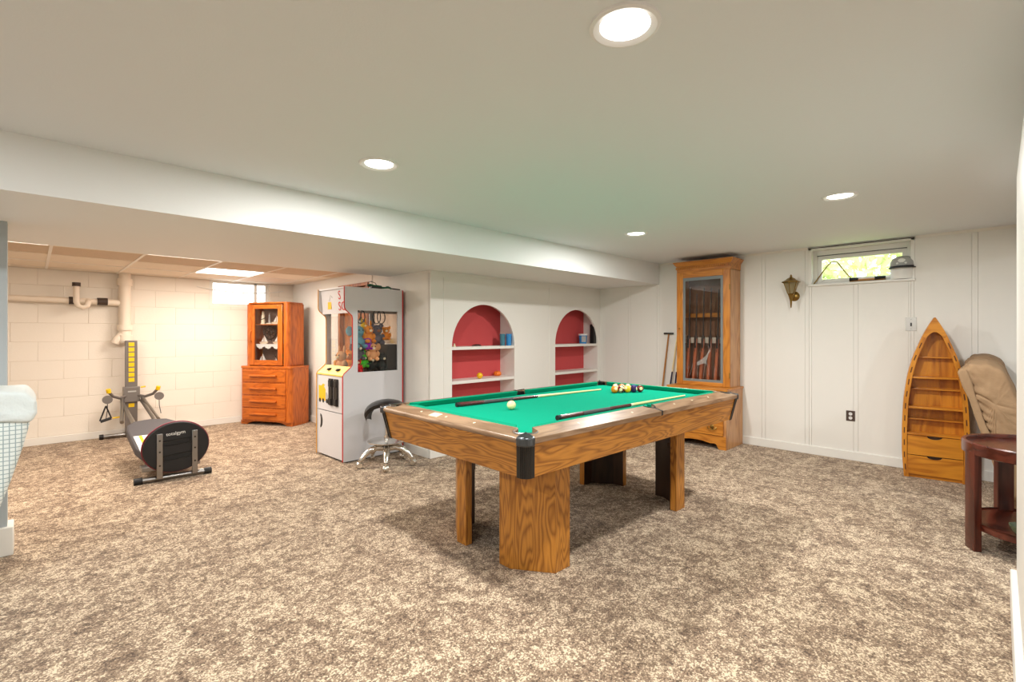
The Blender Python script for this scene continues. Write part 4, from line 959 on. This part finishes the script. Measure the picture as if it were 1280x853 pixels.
# ------------------------------------------------------------------ boat-shaped shelf
mat('slot_dark', S(92,48,12), .7)
bs = thing('boat_shelf', 'pine bookshelf shaped like an upright boat with two drawers', 'shelf', (5.772, .405, 0), R_(-82))
HWS = [(0,.212),(.2,.226),(.45,.226),(.7,.216),(.93,.188),(1.1,.150),(1.3,.080),(1.40,.036),(1.463,.0015)]
def hwf(z):
    for (a, p), (b, q) in zip(HWS, HWS[1:]):
        if z <= b: return p+(q-p)*(z-a)/(b-a)
    return 0
def dep(z): return .205-.07*(z/1.463)**2
N = 26; zs = [1.463*i/N for i in range(N+1)]
sm = lambda z: (hwf(max(0,z-.04))+hwf(z)*2+hwf(min(1.463,z+.04)))/4 if 0.04 < z < 1.42 else hwf(z)
for sg in (-1, 1):
    b = B()
    for z0, z1 in zip(zs, zs[1:]):
        p = lambda z, y, i: (sg*max(.0008, sm(z)-i), y, z)
        b.faces([p(z0,0,0),p(z0,dep(z0),0),p(z0,dep(z0),.016),p(z0,0,.016),p(z1,0,0),p(z1,dep(z1),0),p(z1,dep(z1),.016),p(z1,0,.016)],
                [(0,1,5,4),(1,2,6,5),(2,3,7,6),(3,0,4,7)]+([(3,2,1,0)] if z0 == 0 else [])+([(4,5,6,7)] if z1 == zs[-1] else []))
    bmesh.ops.remove_doubles(b.bm, verts=b.bm.verts, dist=.00005)
    b.done('hull_side', 'pine_Z', bs, smooth=R_(20))
    b = B()
    for z0, z1 in zip(zs, zs[1:]):
        if z0 > 1.30: continue
        p = lambda z, y, i: (sg*max(.0008, sm(z)+.004-i), y, z)
        b.faces([p(z0,-.018,0),p(z0,.004,0),p(z0,.004,.036),p(z0,-.018,.036),p(z1,-.018,0),p(z1,.004,0),p(z1,.004,.036),p(z1,-.018,.036)],
                [(0,1,5,4),(1,2,6,5),(2,3,7,6),(3,0,4,7)]+([(3,2,1,0)] if z0 == 0 else [])+([(4,5,6,7)] if z1 > 1.30 else []))
    bmesh.ops.remove_doubles(b.bm, verts=b.bm.verts, dist=.00005)
    gw = b.done('gunwale', 'pine_Z', bs, smooth=R_(20))
    for k in range(11):
        z = .09+k*.112; a = math.atan2(sm(z+.05)-sm(z), .05)
        B().box(-.004, .004, -.0005, .0005, -.026, .026).xf(Matrix.Translation((sg*(sm(z)-.013), -.0185, z)) @ Matrix.Rotation(sg*a, 4, 'Y')).done('slot', 'slot_dark', gw)
top = [(sm(z)+.004, z) for z in zs if z >= 1.28]
ar = [(-.062+.124*i/10, 1.275+.058*sin(pi*i/10)) for i in range(11)]
B().prism([(-x,z) for x, z in top] + [(x,z) for x, z in reversed(top)] + ar[::-1], 'y', -.020, .004).done('bow_deck', 'pine_X', bs)
NB = 5
for k in range(NB):
    x0, x1 = -.212+.424*k/NB, -.212+.424*(k+1)/NB
    def topz(x):
        lo, hi = .3, 1.46
        for _ in range(30):
            m_ = (lo+hi)/2
            if sm(m_) > abs(x)+.002: lo = m_
            else: hi = m_
        return lo
    xsn = [x0+(x1-x0)*i/6 for i in range(7)]
    B().prism([(x0+.0002,.02),(x1-.0002,.02)] + [(min(max(x,x0+.0002),x1-.0002), topz(x)) for x in reversed(xsn)], 'y', .120, .130).done('back_plank', 'pine_Z', bs)
for z, d0, th in ((.925,.0,.018),(.648,.0,.018),(.405,-.004,.018)):
    h = sm(z)-.017; B().box(-h, h, d0, .122, z-th, z).done('shelf', 'pine_X', bs, bevel=.002)
for z in (1.105, .812, .533):
    h = sm(z)-.018; B().box(-h, h, .060, .122, z-.012, z).done('shelf_bar', 'pine_X', bs, bevel=.002)
for z0, z1 in ((.030,.203),(.209,.384)):
    h = .190
    n_ = [( .052*cos(R_(a)), z1-.002-.024*sin(R_(a))) for a in range(0, 181, 15)]
    B().prism([(-h,z0),(h,z0),(h,z1)] + n_ + [(-h,z1)], 'y', -.012, .006).done('drawer', 'pine_X', bs)
B().box(-.19, .19, .010, .12, .02, .385).done('drawer_box', 'dark_lining', bs)
B().box(-.205, .205, .0, .12, 0, .028).done('bottom', 'pine_X', bs)

# ------------------------------------------------------------------ round side table with a bowl
et = thing('round_side_table', 'dark cherry round side table with a lower shelf', 'side table', (4.25, -.19, 0))
B().lathe([(0,.625),(.335,.625),(.335,.640),(.338,.652),(.352,.655),(.360,.648),(.360,.585),(.350,.580),(.335,.582),(.335,.615),(0,.615)], n=64).done('table_top', 'cherry_X', et)
B().lathe([(0,.158),(.322,.158),(.330,.162),(.330,.172),(.322,.172),(.322,.135),(0,.135)][:4]+[(.330,.130),(.322,.126),(0,.126)], n=64).done('lower_shelf', 'cherry_X', et)
for k in range(4):
    a0 = 118.7+90*k
    pl = arc(0, 0, .362, a0-7.5, a0+7.5, 6) + arc(0, 0, .322, a0+7.5, a0-7.5, 6)
    B().prism(pl, 'z', 0, .60).done('leg', 'cherry_Z', et, bevel=.003)
mat('bowl_glass', S(96,108,84), .15, coat=.3)
o = B().lathe([(0,.004),(.035,.004),(.058,.03),(.066,.055),(.070,.055),(.062,.026),(.04,0),(0,0)], n=24).done('bowl', 'bowl_glass'); o.location = (4.02, -.11, .163)
tag(o, 'small grey-green bowl on the lower shelf of the side table', 'bowl')

# ------------------------------------------------------------------ brown reclining sofa
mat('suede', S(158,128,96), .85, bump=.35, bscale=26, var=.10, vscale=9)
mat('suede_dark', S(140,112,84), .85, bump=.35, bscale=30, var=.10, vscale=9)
def pleat(co):
    # gathers run away from the piping along the back edge
    d = max(0.0, (.205-(1.06-co.z)*.33)-co.y)
    a = math.exp(-d/.11)
    q = co.z*58-co.y*30+3.5*noise.noise(co*6)
    return -.020*a*max(0, 1-abs(sin(q))*1.6) + .012*noise.noise(co*8) - .012*max(0, noise.noise(Vector((co.x*5, co.y*10+co.z*6, 3.1))))
so = thing('recliner_sofa', 'tan suede reclining sofa with puffy gathered back cushions', 'sofa', (4.95, 0, 0))
outer = [(.217,1.045),(.150,1.075),(.145,1.0),(.02,.50),(-.08,.28),(.02,.22),(.07,.45),(.20,.95)]
B().prism([(.222,1.03),(.200,1.055),(.165,1.05),(.075,.70),(.0,.45),(-.10,.40),(-.10,.28),(.0,.26),(.045,.45),(.10,.62)], 'x', .0, 1.06).done('back_panel', 'suede', so, bevel=.012, seg=3, wrinkle=(.010, 9))
def puffy(name, prof, x0, x1, m_, parent, fn, rnd=.06, n=150):
    """stuffed cushion: profile in (y, z) swept along x with rounded, domed ends"""
    P = [Vector(p) for p in prof]; L = [(P[(i+1) % len(P)]-P[i]).length for i in range(len(P))]; T_ = sum(L); pts = []
    for k in range(n):
        d = T_*k/n; i = 0
        while d > L[i]: d -= L[i]; i += 1
        pts.append(P[i].lerp(P[(i+1) % len(P)], d/L[i]))
    for _ in range(5): pts = [(pts[k-1]+pts[k]*2+pts[(k+1) % n])/4 for k in range(n)]
    c = sum(pts, Vector((0,0)))/n
    rings = [(.04+.80*k/9, x0-.012*(1-(k/9)**2)) for k in range(10)] + [(.84+.16*sin(R_(a)), x0+rnd*(1-cos(R_(a)))) for a in (20,40,60,80)]
    rings += [(1, x0+rnd+(x1-x0-2*rnd)*k/8) for k in range(9)]
    rings += [(q, x1-(x-x0)) for q, x in reversed(rings[:14])]
    b = B(); R = []
    for q, x in rings: R.append([b.bm.verts.new((x, c.x+(p.x-c.x)*q, c.y+(p.y-c.y)*q)) for p in pts])
    for r0, r1 in zip(R, R[1:]):
        for k in range(n): b.bm.faces.new([r0[k], r0[(k+1) % n], r1[(k+1) % n], r1[k]])
    b.bm.faces.new(R[0][::-1]); b.bm.faces.new(R[-1])
    bmesh.ops.recalc_face_normals(b.bm, faces=b.bm.faces); b.bm.normal_update()
    mv = [(v, v.normal*fn(v.co)) for v in b.bm.verts]
    for v, d in mv: v.co += d
    return b.done(name, m_, parent, smooth=3)
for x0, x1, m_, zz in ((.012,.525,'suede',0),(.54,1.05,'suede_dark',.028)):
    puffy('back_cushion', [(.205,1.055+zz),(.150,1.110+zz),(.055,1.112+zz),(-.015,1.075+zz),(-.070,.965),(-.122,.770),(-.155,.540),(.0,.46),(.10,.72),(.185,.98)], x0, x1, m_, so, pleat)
B().prism([(.02,.60),(-.16,.62),(-.90,.62),(-.92,.12),(.02,.12)], 'x', .0, .20).done('armrest', 'suede', so, bevel=.05, seg=4, wrinkle=(.008, 8), smooth=1.5)
B().prism([(.02,.60),(-.16,.62),(-.90,.62),(-.92,.12),(.02,.12)], 'x', .88, 1.07).done('armrest', 'suede', so, bevel=.05, seg=4, smooth=1.5)
for x0, x1 in ((.20,.535),(.545,.88)): B().box(x0, x1, -.92, -.10, .24, .48).done('seat_cushion', 'suede', so, bevel=.06, seg=4, smooth=1.5)
B().box(.04, 1.03, -.88, -.0, .06, .26).done('base_frame', 'suede_dark', so, bevel=.02)
for x in (.1, .97):
    for y in (-.82, -.06): B().rod((x,y,0), (x,y,.07), .025).done('foot', 'black_plastic', so)

# ------------------------------------------------------------------ quilt-covered chair
def quilt(name, sc_):
    m = bpy.data.materials.new(name); m.use_nodes = True; MATS[name] = m
    n = m.node_tree.nodes; l = m.node_tree.links; p = n['Principled BSDF']
    tc = n.new('ShaderNodeTexCoord'); sp = n.new('ShaderNodeSeparateXYZ'); l.new(tc.outputs['Object'], sp.inputs[0])
    def ma(op, a, b):
        k = n.new('ShaderNodeMath'); k.operation = op
        for i, v in enumerate((a, b)):
            if isinstance(v, (int, float)): k.inputs[i].default_value = v
            else: l.new(v, k.inputs[i])
        return k.outputs[0]
    def line(s): return ma('GREATER_THAN', ma('SINE', ma('MULTIPLY', s, 2*pi/sc_), 0), .84)
    w = ma('MAXIMUM', ma('MAXIMUM', line(sp.outputs[0]), line(sp.outputs[2])), 0)
    mx = n.new('ShaderNodeMixRGB'); l.new(w, mx.inputs[0]); mx.inputs[1].default_value = S(222,230,228); mx.inputs[2].default_value = S(150,168,172)
    l.new(mx.outputs[0], p.inputs['Base Color']); p.inputs['Roughness'].default_value = .9
    b = n.new('ShaderNodeBump'); b.inputs['Strength'].default_value = .5; b.inputs['Distance'].default_value = .006; b.invert = True
    l.new(w, b.inputs['Height']); l.new(b.outputs[0], p.inputs['Normal'])
quilt('quilt_check', .022)
mat('quilt_plain', S(216,224,224), .9, bump=.5, bscale=38)
qc = thing('quilt_chair', 'armchair draped with a pale checked quilt beside the grey wall end', 'armchair', (0, 3.58, 0))
B().prism([(.000,.93),(-.010,.835),(-.035,.72),(-.076,.562),(-.125,.400),(-.20,.12),(-.42,.10),(-.42,.5),(-.30,.93)], 'y', .0, .50).done('backrest', 'quilt_check', qc, bevel=.03, seg=3, smooth=1.5, label='pale checked quilt over the chair back')
B().prism([(.018,.965),(.016,.90),(-.004,.850),(-.10,.862),(-.34,.90),(-.36,.99),(-.12,1.022),(-.02,1.012)], 'y', -.012, .512).done('quilt_fold', 'quilt_plain', qc, bevel=.020, seg=3, wrinkle=(.006, 14), smooth=1.5)
B().box(-1.10, -.30, .0, .5, .12, .46).done('seat', 'quilt_plain', qc, bevel=.05, seg=3, smooth=1.5)
for y0, y1 in ((-.10,.0),(.45,.54)): B().box(-1.10, -.32, y0, y1, .10, .62).done('armrest', 'quilt_plain', qc, bevel=.04, seg=3, smooth=1.5)
for x in (-1.04, -.36):
    for y in (.04, .44): B().rod((x,y,0), (x,y,.13), .022).done('foot', 'dark_lining', qc)
